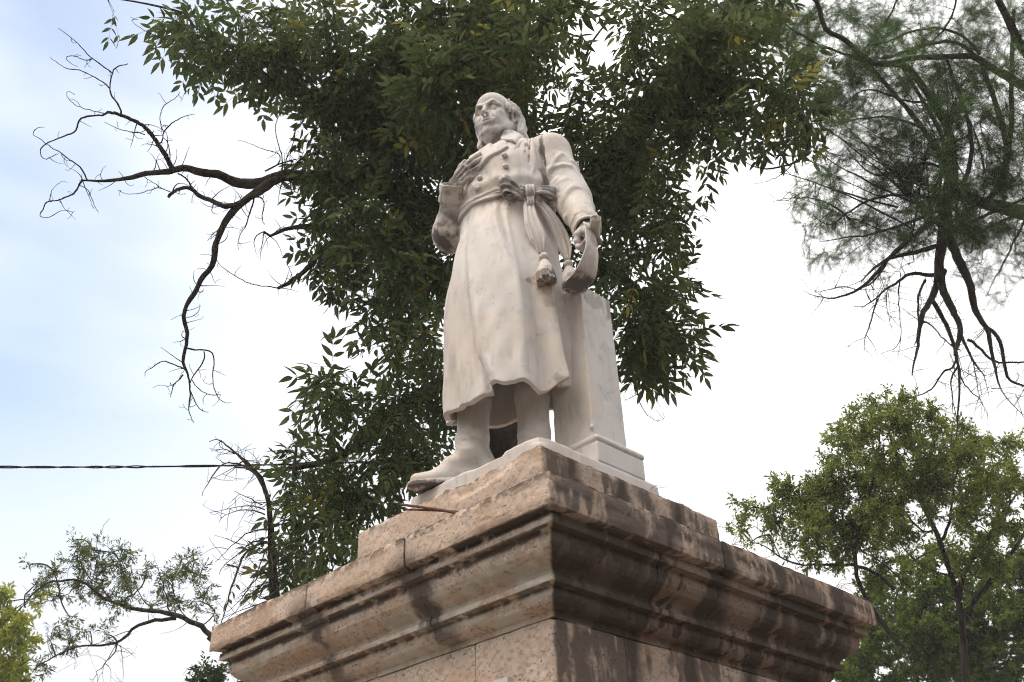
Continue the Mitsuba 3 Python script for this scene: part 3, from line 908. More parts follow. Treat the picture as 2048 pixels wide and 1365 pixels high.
# ---- the scroll in his left hand: a rolled top and a sheet that falls to the pillar and curls up
def scroll():
    ms = [ribbon([(.562, -.200, 1.035), (.581, -.210, .99), (.589, -.214, .93), (.586, -.214, .865), (.566, -.214, .812), (.532, -.208, .775), (.480, -.200, .757), (.440, -.175, .768), (.430, -.150, .795)],
                 [(.1, .98, .1), (-.02, 1.0, .05), (-.05, 1.0, .0), (-.05, 1.0, .05), (.0, 1.0, .1), (.1, 1.0, .12), (.15, 1.0, .12), (.2, 1.0, .1), (.2, 1.0, .1)],
                 (.022, .030, .036, .040, .048, .056, .060, .060, .056), .011, 60, 9, .004, 1.2)]
    # the roll at the top: a spiral of paper seen from its end
    th = np.linspace(0, 3.6 * math.pi, 44)
    rr = .009 + .0016 * th
    c = np.array([.598, -.196, .995])
    ax = np.array([.70, -.62, .35]); ax /= np.linalg.norm(ax)
    e1 = np.cross(ax, [0, 0, 1]); e1 /= np.linalg.norm(e1); e2 = np.cross(ax, e1)
    pts = c + rr[:, None] * (np.cos(th)[:, None] * e1 + np.sin(th)[:, None] * e2)
    ms.append(ribbon(pts, np.tile(ax, (44, 1)) + 1e-4 * np.arange(44)[:, None], (.046, .044), .004, 90, 7))
    return trimesh.util.concatenate(ms)


put_local(st + '__scroll', scroll(), 50)


# ---- boots
def boot(shaft, foot, k_ridges, seed):
    xs = np.array(shaft + foot)
    F = Field(np.minimum(xs.min(0), [9, 9, 0]) - .10, xs.max(0) + .10, 0.0035)
    for p, q, r0, r1 in zip(shaft[:-1], shaft[1:], (.078, .070, .064), (.070, .064, .061)): F.add(rc(p, q, r0, r1), .02)
    an, heel, ball, toe = shaft[-1], *foot
    F.add(rc(an, np.array(heel) + [0, 0, .02], .058, .044), .03)
    mid = (np.array(an) * .35 + np.array(ball) * .65) + [0, 0, .016]
    F.add(rc(an, mid, .054, .040), .03)
    F.add(rc(mid, ball, .040, .037), .03)
    F.add(rc(ball, toe, .037, .026), .02)
    F.add(rc(heel, ball, .040, .036), .03)
    rng = np.random.default_rng(seed)
    for t, a0, a1 in k_ridges:
        c = np.array(shaft[-2]) * (1 - t) + np.array(an) * t
        fw = np.array(ball) - heel; fw[2] = 0; fw /= np.linalg.norm(fw)
        sd = np.cross([0, 0, 1], fw)
        pts = [c + (fw * math.cos(g) + sd * math.sin(g)) * .064 + [0, 0, .018 * math.sin(2.2 * g + seed)] for g in np.radians(np.linspace(a0, a1, 6))]
        tube(F, pts, [.003, .010, .010, .003], .016, 12)
    s, x, y, z = F.box((-9, -9, -9), (9, 9, 9), 0)
    F.D[s] = np.maximum(F.D[s], .024 - z)
    # welt and sole
    for off, z0, z1 in ((.008, .0005, .022),):
        def sole(x, y, z):
            def seg(a, b, ra, rb):
                d = np.array(b[:2]) - a[:2]
                L = d @ d
                t = np.clip(((x - a[0]) * d[0] + (y - a[1]) * d[1]) / L, 0, 1)
                return np.sqrt((x - a[0] - t * d[0]) ** 2 + (y - a[1] - t * d[1]) ** 2) - (ra + (rb - ra) * t)
            d2 = np.minimum(seg(np.array(heel), np.array(ball), .038, .041), seg(np.array(ball), np.array(toe), .041, .029)) - off
            return np.maximum(d2, np.maximum(z0 - z, z - z1)) + 0 * z
        F.add((sole, xs.min(0) - .1, xs.max(0) + .1), .002)
    return F


put_sdf(st + '__boot', boot([(-.085, -.235, .64), (-.068, -.285, .40), (-.052, -.305, .22), (-.040, -.312, .13)], [(.005, -.262, .05), (-.128, -.408, .040), (-.196, -.478, .036)],
                            ((.15, -60, 80), (.45, -90, 60), (.75, -40, 100), (1.0, -90, 40)), 2))
put_sdf(st + '__boot', boot([(.128, -.125, .64), (.136, -.140, .40), (.140, -.142, .22), (.142, -.142, .13)], [(.132, -.09, .05), (.172, -.265, .040), (.190, -.335, .036)],
                            ((.3, -60, 80), (.7, -90, 60)), 3))

# ---- the marble base and the pillar at his left
P, F = rough_block(-.281, .443, -.440, .245, -.094, 0.0, 0.012, 0.0012, 9.0, r=.010)
# the near corner is worn, the front edge chipped away beyond a crack
cr = np.exp(-(((P[:, 0] - .443) / .04) ** 2 + ((P[:, 1] + .44) / .04) ** 2)) * (P[:, 2] > -.03)
P[:, 0] -= .012 * cr; P[:, 1] += .012 * cr
fr_ = (P[:, 1] < -.40) & (P[:, 2] > -.02)
P[:, 2] -= fr_ * (.012 * sm(.252, .247, P[:, 0]) * sm(.02, .12, P[:, 0]) + .014 * np.exp(-((P[:, 0] - .249) / .005) ** 2))
put(st + '__base', trimesh.Trimesh(s2w(P), F, process=False), 'mat_marble', smooth=45)


def pillar():
    F = Field((.14, -.17, -.012), (.49, .21, .88), 0.0045)
    F.add(rbox((.3145, .0245, .039), (.1295, .1405, .044), .006))
    x0, x1, y0, y1, r = .193, .434, -.108, .158, .015
    for a, b in (((x0, y0), (x1, y0)), ((x1, y0), (x1, y1)), ((x1, y1), (x0, y1)), ((x0, y1), (x0, y0))): F.add(rc((*a, .098), (*b, .098), r, r))
    F.add(rbox((.3145, .0245, .098), (.118, .13, .012), .004))

    def shaft(x, y, z):
        t = np.clip((z - .1) / .76, 0, 1)
        hx, hy = .1025 - .004 * t, .104 - .008 * t
        qx, qy, qz = np.abs(x - .3125) - hx + .004, np.abs(y - .002) - hy + .004, np.abs(z - .478) - .378 + .004
        o = np.sqrt(np.maximum(qx, 0) ** 2 + np.maximum(qy, 0) ** 2 + np.maximum(qz, 0) ** 2)
        G = np.stack(np.broadcast_arrays(x, y, z), -1)
        worn = .0035 * np.clip(meshkit.fbm(G * 28.0, 3, 6) - .45, 0, 1) + .0012 * (meshkit.fbm(G * 9.0, 2, 2) - .5)
        return o + np.minimum(np.maximum(np.maximum(qx, qy), qz), 0) - .004 + worn
    F.add((shaft, (.2, -.12, .08), (.43, .12, .87)))
    F.add(ell((.414, -.105, .155), (.010, .010, .012)), .004)      # a lump of mortar on the arris
    F.cut(rbox((.452, .133, .098), (.03, .0014, .02), .0005))      # crack in the torus
    return F


put_sdf(st + '__pillar', pillar())
tag(st, 'white marble statue of a balding man in a long sashed coat, hand on chest', 'statue')
STAINS_AND_SHADE += [((-.19, -.36, 1.30), (.06, .06, .12), 1.0), ((-.215, -.33, 1.37), (.06, .06, .13), .8), ((-.14, -.36, 1.45), (.06, .07, .11), .7), ((-.02, -.42, 1.545), (.075, .06, .05), .8), ((.05, -.40, 1.575), (.07, .06, .05), .7),
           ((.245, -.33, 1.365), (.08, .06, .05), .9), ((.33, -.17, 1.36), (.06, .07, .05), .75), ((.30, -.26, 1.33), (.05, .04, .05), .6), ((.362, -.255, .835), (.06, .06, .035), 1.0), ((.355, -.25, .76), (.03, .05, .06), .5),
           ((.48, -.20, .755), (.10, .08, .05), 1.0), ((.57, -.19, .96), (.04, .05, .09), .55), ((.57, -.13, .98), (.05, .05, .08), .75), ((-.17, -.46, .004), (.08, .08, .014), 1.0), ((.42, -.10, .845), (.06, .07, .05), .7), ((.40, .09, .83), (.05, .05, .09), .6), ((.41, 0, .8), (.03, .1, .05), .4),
           ((.02, -.37, 1.53), (.06, .03, .02), .7), ((.259, -.357, .875), (.006, .02, .006), 1.0), ((.36, -.22, .345), (.03, .04, .03), .5), ((.29, -.14, 1.47), (.03, .04, .12), .6), ((.312, -.165, 1.66), (.012, .05, .12), .9), ((.262, -.20, 1.70), (.008, .1, .07), .8),  # lapel edge and sleeve seams: crease shade painted as dark lines
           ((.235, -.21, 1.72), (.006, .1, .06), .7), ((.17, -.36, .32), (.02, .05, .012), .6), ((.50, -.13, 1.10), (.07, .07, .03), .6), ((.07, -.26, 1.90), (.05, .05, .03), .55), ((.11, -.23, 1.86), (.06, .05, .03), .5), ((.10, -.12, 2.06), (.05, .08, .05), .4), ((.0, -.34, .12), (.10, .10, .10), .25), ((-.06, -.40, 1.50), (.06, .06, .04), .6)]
# ---- the head: modelled upright in its own frame (origin between the eyes' level and the ears, face to -y), then set on the neck
HS, HT, HRT = 1.19, (.050, -.212, 2.022), rotm(6, 0, 19)


def H(prim): return xf(prim, HRT, HT, HS)


def head():
    c = np.array(HT)
    F = Field(c - [.16, .20, .31], c + [.16, .17, .17], 0.0021)
    A = lambda p, k=.02: F.add(H(p), k * HS)
    S = lambda p, k=.01: F.cut(H(p), k * HS)
    A(ell((0, .016, .036), (.077, .097, .088)), 0)
    A(ell((0, -.020, .045), (.066, .076, .070)))
    A(ell((0, -.026, -.045), (.0625, .068, .074)), .03)
    for s in (-1, 1):
        A(rc((s * .0595, .004, -.055), (s * .029, -.066, -.106), .020, .016), .022)
        A(ell((s * .045, -.060, -.026), (.022, .022, .020)), .02)
        A(ell((s * .034, -.070, -.055), (.020, .02, .024)), .02)
    A(ell((0, -.076, -.108), (.022, .018, .017)), .015)
    A(ell((0, -.079, -.070), (.030, .018, .024)), .018)
    # brows
    for s in (-1, 1):
        A(rc((s * .012, -.091, .017), (s * .034, -.087, .025), .0095, .0095), .012)
        A(rc((s * .034, -.087, .025), (s * .055, -.067, .015), .0095, .008), .012)
    # eye sockets, eyes and lids
    for s in (-1, 1):
        S(ell((s * .031, -.098, .001), (.022, .020, .0145)), .011)
        A(ell((s * .031, -.0740, -.001), (.0152, .0150, .0152)), .001)
        A(ell((s * .0350, -.0775, .0122), (.0195, .0128, .0042), rotm(0, s * 6, s * -20)), .0035)
        A(ell((s * .0320, -.0780, -.0140), (.0165, .0105, .0030), rotm(0, s * -4, s * -14)), .004)
        S(ell((s * .030, -.0895, -.0002), (.0034, .003, .0036)), .002)
        A(rc((s * .016, -.084, -.020), (s * .040, -.074, -.024), .004, .003), .008)
    # nose
    A(rc((0, -.090, .010), (0, -.115, -.031), .0075, .0088), .010)
    A(ell((0, -.1145, -.034), (.0095, .0100, .0085)), .006)
    for s in (-1, 1):
        A(ell((s * .0118, -.104, -.037), (.0066, .0100, .0068)), .005)
        S(ell((s * .0064, -.1080, -.0458), (.0024, .0046, .0020)), .003)
        S(rc((s * .022, -.098, -.038), (s * .031, -.092, -.058), .0012, .0012), .012)
    # mouth
    S(rc((0, -.099, -.050), (0, -.099, -.058), .0022, .003), .005)
    for s in (-1, 1):
        A(rc((0, -.0965, -.0625), (s * .010, -.0955, -.0605), .0045, .0045), .004)
        A(rc((s * .010, -.0955, -.0605), (s * .0255, -.081, -.067), .0045, .0022), .004)
        A(rc((0, -.0945, -.0750), (s * .012, -.092, -.0745), .0062, .0055), .004)
        A(rc((s * .012, -.092, -.0745), (s * .024, -.081, -.0695), .0055, .002), .004)
        S(rc((0, -.1005, -.0682), (s * .011, -.098, -.0672), .0017, .0017), .0025)
        S(rc((s * .011, -.098, -.0672), (s * .027, -.082, -.0690), .0017, .0015), .0025)
        S(ell((s * .0295, -.084, -.070), (.003, .003, .005)), .006)
    S(rc((-.012, -.096, -.0865), (.012, -.096, -.0865), .0035, .0035), .009)
    # wrinkles of the forehead and between the brows
    for zz, a in ((.048, .0011), (.058, .0010)):
        for x0, x1 in ((-.03, 0), (0, .03)): S(rc((x0, -.1005 + abs(x0) * .25, zz + .002), (x1, -.1005 + abs(x1) * .25, zz), a, a), .004)
    for s in (-1, 1): S(rc((s * .006, -.101, .012), (s * .008, -.1015, .028), .0016, .0012), .005)
    # ears
    for s in (-1, 1):
        A(ell((s * .0765, .012, -.014), (.0085, .018, .030), rotm(-14, 0, s * 18)), .006)
        S(ell((s * .0850, .008, -.010), (.0065, .0095, .0165), rotm(-14, 0, s * 18)), .004)
        p = [(.079, -.002, -.002), (.083, -.002, .010), (.085, .010, .018), (.086, .022, .012), (.085, .026, -.004), (.081, .022, -.022), (.078, .010, -.036)]
        for a_, b_ in zip(p[:-1], p[1:]): A(rc((s * a_[0], a_[1], a_[2]), (s * b_[0], b_[1], b_[2]), .0046, .0046), .003)
        A(ell((s * .077, .003, -.037), (.0062, .0075, .0085)), .004)
        A(ell((s * .0805, -.004, -.016), (.005, .004, .008)), .003)
    # neck
    n0, n1 = np.array(HT) + HRT @ (np.array([0, .020, -.075]) * HS), np.array([.062, -.145, 1.80])
    F.add(rc(n0, n1, .060, .075), .03)
    F.add(rc(np.array(HT) + HRT @ (np.array([0, -.052, -.098]) * HS), np.array([.075, -.195, 1.845]), .017, .022), .04)
    for s in (-1, 1): F.add(rc(np.array(HT) + HRT @ (np.array([s * .052, .012, -.07]) * HS), np.array([.075 + s * .028, -.215, 1.80]), .014, .016), .02)
    # throat band
    return F


put_sdf(st + '__head', head())


def hair():
    c = np.array(HT)
    F = Field(c - [.18, .20, .34], c + [.18, .22, .15], 0.0026)
    A = lambda p, k=.006: F.add(H(p), k * HS)
    rng = np.random.default_rng(11)
    # cap of hair behind the ears and at the back, full to the neck
    A(ell((0, .046, -.004), (.083, .068, .072)), 0)
    A(ell((0, .040, -.052), (.076, .040, .046)), .03)
    F.cut(H(ell((0, -.010, .052), (.0785, .112, .095))), .012)
    # locks: from the temple back over the ear and down to the collar
    for s in (-1, 1):
        for k in range(12):
            t = k / 11
            z0 = .052 - .05 * rng.uniform(0, 1)
            y0 = .012 + .045 * t + rng.normal(0, .003)
            x0 = .076 - .010 * max(0, t - .5)
            zend = -.100 + .014 * rng.uniform(-1, 1)
            ww = rng.uniform(.8, 1.25)
            
            pts = [(s * (x0 - .004), y0, z0), (s * (x0 + .009), y0 + .020, z0 - .022), (s * (x0 + .014), y0 + .040, z0 - .055),
                   (s * (x0 + .012), y0 + .046, -.050 - .02 * rng.uniform()), (s * (x0 + .014 + .006 * rng.uniform()), y0 + .022 + .010 * math.sin(k), -.080), (s * (x0 + .010), y0 + .006 + .02 * t, zend)]
            p = curve(pts, 14)
            wv = np.sin(np.linspace(0, 9, 14) + k * 1.3) * .0055
            p[:, 0] += s * wv * .6; p[:, 1] += wv
            r = np.interp(np.linspace(0, 1, 14), [0, .25, .6, .85, 1], [.004, .0095 * ww, .0105 * ww, .0105 * ww, .003])
            A(many(chain(p, r)), .0035)
        for j, (dz, dy, w) in enumerate(((.0, .0, 1.0), (.013, .006, 1.1), (.026, .014, 1.1), (-.012, -.004, .8))):
            p = curve([(s * .0715, -.034 + dy, .046 + dz), (s * .081, -.012 + dy, .034 + dz), (s * (.087 + .003 * j), .016 + dy, .026 + dz * .9), (s * (.092 + .002 * j), .034 + dy, .002 + dz * .7),
                       (s * (.092 + .002 * j), .037 + dy, -.040 + dz * .5), (s * (.099 - .002 * j), .028 + dy, -.074), (s * .094, .012 + dy, -.094 - dz * .4)], 18)
            wv = np.sin(np.linspace(0, 10, 18) + j * 1.1) * .0055
            p[:, 0] += s * wv * .7; p[:, 1] += wv * .8
            A(many(chain(p, np.interp(np.linspace(0, 1, 18), [0, .2, .5, .8, 1], [.004, .0095 * w, .0105 * w, .0115 * w, .004]))), .003)
        # curl in front of the ear
        p = curve([(s * .070, -.034, .050), (s * .079, -.030, .028), (s * .083, -.014, .012), (s * .086, .004, .022), (s * .085, .014, .036)], 12)
        A(many(chain(p, np.interp(np.linspace(0, 1, 12), [0, .4, 1], [.004, .0105, .007]))), .004)
        p = curve([(s * .073, -.036, .036), (s * .079, -.034, .012), (s * .080, -.026, -.006)], 8)
        A(many(chain(p, [.006, .008, .009, .009, .008, .007, .005, .003])), .004)
    for k in range(9):
        x0 = -.064 + .128 * k / 8
        p = curve([(x0 * .8, .075, .085), (x0, .108, .045), (x0 * 1.1, .114, -.01), (x0 * 1.15, .104, -.055), (x0 * 1.15, .094, -.080), (x0 * 1.1, .076, -.098)], 14)
        A(many(chain(p, np.interp(np.linspace(0, 1, 14), [0, .3, .8, 1], [.004, .013, .013, .004]))), .004)
    # fine grooves in the locks
    s, x, y, z = F.box((-9, -9, -9), (9, 9, 9), 0)
    px, py, pz = x - HT[0], y - HT[1], z - HT[2]
    F.D[s] += (.0019 * np.sin(38 * np.arctan2(px, py) + 2.2 * np.sin(pz * 40 + px * 9))).astype(np.float32)
    return F


put_sdf(st + '__hair', hair())

# shade painted as dark spots into the hollows of the head
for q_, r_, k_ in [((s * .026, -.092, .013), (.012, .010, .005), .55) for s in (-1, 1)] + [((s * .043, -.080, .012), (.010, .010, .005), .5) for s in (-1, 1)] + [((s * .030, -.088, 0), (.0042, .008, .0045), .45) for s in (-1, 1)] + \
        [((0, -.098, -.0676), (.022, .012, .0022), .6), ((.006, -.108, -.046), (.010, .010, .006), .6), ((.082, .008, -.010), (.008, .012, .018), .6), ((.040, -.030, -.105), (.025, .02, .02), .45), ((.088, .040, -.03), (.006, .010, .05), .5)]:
    STAINS_AND_SHADE.append((tuple(np.array(HT) + HRT @ (np.array(q_) * HS)), tuple(np.array(r_) * HS), k_))
# ------------------------------------------------------------------ the ground: a paved plaza and the earth round it
def ground_col(p, n, uv):
    big = fbm(p.x * 0.4, p.y * 0.4, 0, 4)
    cell = mikit.cell_rand(dr.floor(p.x / 0.6), dr.floor(p.y / 0.6))
    joint = dr.minimum(dr.minimum(frac(p.x / 0.6), 1 - frac(p.x / 0.6)), dr.minimum(frac(p.y / 0.6), 1 - frac(p.y / 0.6)))
    c = mix((0.19, 0.16, 0.13), (0.145, 0.12, 0.10), big * 0.6 + cell * 0.4)
    c = mix((0.09, 0.075, 0.06), c, smoothstep(0.008, 0.02, joint))
    earth = mix((0.11, 0.085, 0.055), (0.07, 0.08, 0.035), smoothstep(0.4, 0.6, fbm(p.x * 0.8, p.y * 0.8, 4.0, 4)))
    d = dr.sqrt(dr.square(p.x) + dr.square(p.y - 3.5))
    return mix(c, earth, smoothstep(8.0, 8.3, d))


scene['mat_ground'] = {'type': 'twosided', 'bsdf': {'type': 'diffuse', 'reflectance': proc(ground_col)}}
g_ = np.linspace(-1, 1, 41)
gx, gy = np.meshgrid(np.sign(g_) * np.abs(g_) ** 2.5 * 205, np.sign(g_) * np.abs(g_) ** 2.5 * 205, indexing='ij')
gi, gj = np.meshgrid(np.arange(40), np.arange(40), indexing='ij')
ga = gi * 41 + gj
put('ground', (np.stack([gx, gy, gx * 0], -1).reshape(-1, 3), np.stack([ga, ga + 41, ga + 42, ga + 1], -1).reshape(-1, 4)), 'mat_ground', smooth=False)
tag('ground', 'paved plaza with bare earth around it under the trees', kind='structure')
# added unseen belt of trees on every side to block low sky light, standing lower than the picture's lower edge in front
RP = np.random.default_rng(77)
leaf_col = []
n_ = 26000
ang_ = RP.uniform(0, 2 * math.pi, n_)
front_ = np.cos(ang_) > 0.35                       # angle from the view's direction
dist_ = RP.uniform(19, 31, n_)
top_ = np.where(front_, 4.6, 11.0) * (0.72 + 0.5 * meshkit.noise(np.stack([np.cos(ang_) * 6, np.sin(ang_) * 6, 0 * ang_], -1)))
hz_ = RP.uniform(0.0, 1.0, n_) ** 0.8 * top_
Pp = np.stack([np.sin(ang_) * dist_, np.cos(ang_) * dist_, hz_], -1)
t1, t2 = RP.normal(0, 1, (n_, 3)), RP.normal(0, 1, (n_, 3))
t1 /= np.linalg.norm(t1, axis=1, keepdims=True); t2 = np.cross(t1, t2); t2 /= np.linalg.norm(t2, axis=1, keepdims=True)
s_ = RP.uniform(.35, .75, (n_, 1))
Vp = np.stack([Pp - t1 * s_ * .5, Pp + t2 * s_ * .3, Pp + t1 * s_ * .5, Pp - t2 * s_ * .3], 1).reshape(-1, 3)
Fp = np.arange(n_)[:, None] * 4 + np.array([[0, 1, 2, 3]])
scene['mat_added_trees'] = {'type': 'twosided', 'bsdf': {'type': 'diffuse', 'reflectance': proc(lambda p, n, uv: mix((0.045, 0.065, 0.022), (0.10, 0.12, 0.045), fbm(p.x * 0.6, p.y * 0.6, p.z * 0.8, 3)))}}
put('added_tree_belt', (Vp, Fp), 'mat_added_trees', smooth=False)
tag('added_tree_belt', 'added unseen belt of trees round the plaza, blocking low sky light', 'trees', kind='stuff')
# ------------------------------------------------------------------ trees: limbs as tapered tubes, leaves as small folded blades
def bark_col(p, n, uv):
    a = fbm(p.x * 7, p.y * 7, p.z * 1.6, 4)
    b = fbm(p.x * 45, p.y * 45, p.z * 12, 3)
    c = mix((0.032, 0.027, 0.022), (0.075, 0.062, 0.052), smoothstep(0.35, 0.7, a * 0.5 + b * 0.5))
    return mix(c, (0.11, 0.105, 0.095), smoothstep(0.62, 0.75, a) * 0.4)


def bark_bump(p, n, uv):
    return fbm(p.x * 28, p.y * 28, p.z * 6, 4)


bumped('mat_bark', bark_col, 0.9, bark_bump, 0.03, 3e-3, 0.2)
scene['mat_twig'] = {'type': 'twosided', 'bsdf': {'type': 'diffuse', 'reflectance': proc(lambda p, n, uv: mix((0.045, 0.036, 0.03), (0.10, 0.085, 0.07), fbm(p.x * 20, p.y * 20, p.z * 9, 3)))}}
scene['mat_pale_twig'] = {'type': 'twosided', 'bsdf': {'type': 'diffuse', 'reflectance': proc(lambda p, n, uv: mix((0.10, 0.085, 0.075), (0.20, 0.175, 0.155), fbm(p.x * 20, p.y * 20, p.z * 9, 3)))}}


def leaf_mat(name, trans, rough=0.5):
    scene[name] = {'type': 'principledthin', 'base_color': {'type': 'mesh_attribute', 'name': 'vertex_color'}, 'roughness': rough, 'specular': 0.5, 'diff_trans': trans} if False else \
        {'type': 'principledthin', 'base_color': {'type': 'mesh_attribute', 'name': 'vertex_color'}, 'roughness': rough, 'diff_trans': trans, 'eta': 1.4}


leaf_mat('mat_leaf', 0.75, 0.42)
leaf_mat('mat_small_leaf', 0.95, 0.5)
leaf_mat('mat_needle', 0.7, 0.6)


def tubes(paths, sides=6):
    """many polylines [(points, radii)] as one mesh of tapered tubes"""
    V, F, at0 = [], [], 0
    for p, r in paths:
        p = np.asarray(p, float)
        n = len(p)
        r = np.broadcast_to(r, (n,)).astype(float)
        t = np.gradient(p, axis=0)
        t /= np.linalg.norm(t, axis=1, keepdims=True) + 1e-12
        ref = np.array([0.31, 0.17, 0.93]) if abs(t[:, 2].mean()) < 0.8 else np.array([0.9, 0.3, 0.1])
        a = np.cross(t, ref); a /= np.linalg.norm(a, axis=1, keepdims=True) + 1e-12
        b = np.cross(t, a)
        s = sides if r.max() > 0.012 else (4 if r.max() > 0.004 else 3)
        if r.max() > 0.06: s = 14
        g = np.arange(s) * 2 * math.pi / s
        v = p[:, None] + r[:, None, None] * (np.cos(g)[None, :, None] * a[:, None] + np.sin(g)[None, :, None] * b[:, None])
        i, j = np.meshgrid(np.arange(n - 1), np.arange(s), indexing='ij')
        q = np.stack([i * s + j, i * s + (j + 1) % s, (i + 1) * s + (j + 1) % s, (i + 1) * s + j], -1).reshape(-1, 4) + at0
        cap = np.array([[0, k + 1, k] for k in range(1, s - 1)] + [[(n - 1) * s, (n - 1) * s + k, (n - 1) * s + k + 1] for k in range(1, s - 1)]) + at0
        V.append(v.reshape(-1, 3)); F += [q[:, [0, 2, 1]], q[:, [0, 3, 2]], cap]
        at0 += n * s
    return trimesh.Trimesh(np.vstack(V), np.vstack(F), process=False)


def trace(pts, dist, d0, d1, rng, n=None, wob=0.012, dz=0.0):
    """a limb from where the photograph shows it: picture points, distance(s) along the view, thickness in pixels at both ends"""
    pts = np.array(pts, float)
    dist = np.interp(np.linspace(0, 1, len(pts)), np.linspace(0, 1, len(np.atleast_1d(dist))), np.atleast_1d(dist))
    dist = dist + dz * np.cumsum(rng.normal(0, 1, len(pts))) * 0.1
    P = np.array([at(x, y, d) for (x, y), d in zip(pts, dist)])
    n = n or max(6, len(pts) * 3)
    C = curve(P, n) if len(P) > 2 else P[0] + np.linspace(0, 1, n)[:, None] * (P[1] - P[0])
    C[1:-1] += rng.normal(0, wob * 0.3, (n - 2, 3))
    r = np.linspace(d0, d1, n) / 2 / FOCAL * np.linspace(dist[0], dist[-1], n)
    r = r * (1 + rng.normal(0, 0.05, n))
    return C, np.maximum(r, 0.0012)


def sprouts(path, rng, count, length, curl=0.9, sub=2, r0=0.0026, up=0.25, out=None):
    """thin crooked twigs growing out of a limb"""
    P, R = path
    out = [] if out is None else out
    for _ in range(count):
        k = rng.integers(0, len(P))
        d = rng.normal(0, 1, 3); d[2] += up
        t = P[min(k + 1, len(P) - 1)] - P[max(k - 1, 0)]
        t /= np.linalg.norm(t) + 1e-9
        d -= t * (d @ t) * 0.8
        d /= np.linalg.norm(d)
        L = length * rng.uniform(0.35, 1.2)
        n = 8
        pts, dd = [P[k].copy()], d
        ax = rng.normal(0, 1, 3); ax /= np.linalg.norm(ax)
        w = curl * rng.uniform(-1, 1)
        for i in range(n - 1):
            dd = dd + np.cross(ax, dd) * w / n * 2 + rng.normal(0, 0.10, 3)
            dd /= np.linalg.norm(dd)
            pts.append(pts[-1] + dd * L / (n - 1))
        pts = np.array(pts)
        out.append((pts, np.linspace(min(r0 * (0.6 + L / length), R[k] * 0.9 + 1e-4), 0.0015, n)))
        if sub: sprouts((pts[2:], out[-1][1][2:]), rng, rng.integers(0, sub + 1), L * 0.5, curl, 0, r0 * 0.6, up, out)
    return out


def leaflet(L, W, fold=0.25, droop=0.25, n=3):
    """a pointed blade along +x, folded on its midrib: 4 stations"""
    s = np.linspace(0, 1, n + 2)
    w = W * np.sin(np.pi * s ** 0.8) ** 0.9 * (1 - 0.15 * s)
    z = -droop * L * s ** 2
    V, F = [[0, 0, 0]], []
    for k in range(1, n + 1):
        V += [[s[k] * L, w[k] / 2, z[k] + fold * w[k] / 2], [s[k] * L, 0, z[k]], [s[k] * L, -w[k] / 2, z[k] + fold * w[k] / 2]]
    V.append([L, 0, z[-1]])
    F += [[0, 2, 1], [0, 3, 2]]
    for k in range(n - 1):
        a = 1 + 3 * k
        F += [[a, a + 1, a + 4], [a, a + 4, a + 3], [a + 1, a + 2, a + 5], [a + 1, a + 5, a + 4]]
    a = 1 + 3 * (n - 1)
    F += [[a, a + 1, a + 3], [a + 1, a + 2, a + 3]]
    return np.array(V, float), np.array(F)


def rot_axes(x, up):
    """frames (n, 3, 3) with rows x, y, z: x along x, z near up"""
    x = x / np.linalg.norm(x, axis=-1, keepdims=True)
    y = np.cross(up, x); y /= np.linalg.norm(y, axis=-1, keepdims=True) + 1e-9
    z = np.cross(x, y)
    return np.stack([x, y, z], -2)


def pinnate(rng, pairs=3, L=0.30, leaf=0.105, width=0.036, droop=0.3):
    """a compound leaf along +x: stalk, pairs of leaflets and one at the tip"""
    n = 6
    s = np.linspace(0, 1, n)
    R = np.stack([s * L, 0 * s + 0.02 * L * np.sin(3 * s), -droop * L * s ** 2], -1)
    V, F = [], []
    at0 = 0

    def addm(v, f):
        nonlocal at0
        V.append(v); F.append(f + at0); at0 += len(v)
    m = tubes([(R, np.linspace(0.0022, 0.0010, n))])
    addm(np.array(m.vertices), np.array(m.faces))
    for k in range(pairs):
        f = 0.32 + 0.58 * k / max(pairs - 1, 1)
        b = np.array([np.interp(f, s, R[:, q]) for q in range(3)])
        for sd in (-1, 1):
            v, fc = leaflet(leaf * rng.uniform(0.85, 1.1) * (0.8 + 0.25 * math.sin(math.pi * (k + 0.8) / (pairs + 0.6))), width * rng.uniform(.85, 1.15), rng.uniform(.1, .45), rng.uniform(.05, .4))
            A = rotm(rng.normal(sd * -8, 14), rng.normal(12, 12), sd * rng.uniform(42, 62))
            addm(v @ A.T + b, fc)
    v, fc = leaflet(leaf * 1.1, width * 1.05, rng.uniform(.1, .4), rng.uniform(.1, .4))
    addm(v @ rotm(rng.normal(0, 10), rng.normal(14, 10), rng.normal(0, 10)).T + R[-1], fc)
    return np.vstack(V), np.vstack(F)


def palmate_sprig(rng, count, leaf, width, L):
    """a short twig with single small leaves"""
    V, F, at0 = [], [], 0
    for k in range(count):
        v, f = leaflet(leaf * rng.uniform(.7, 1.2), width * rng.uniform(.8, 1.2), rng.uniform(0, .4), rng.uniform(0, .4), n=1)
        A = rotm(rng.normal(0, 30), rng.normal(15, 25), rng.uniform(-85, 85) if k < count - 1 else 0)
        V.append(v @ A.T + [L * k / count, rng.normal(0, .004), rng.normal(0, .004)]); F.append(f + at0); at0 += len(v)
    return np.vstack(V), np.vstack(F)


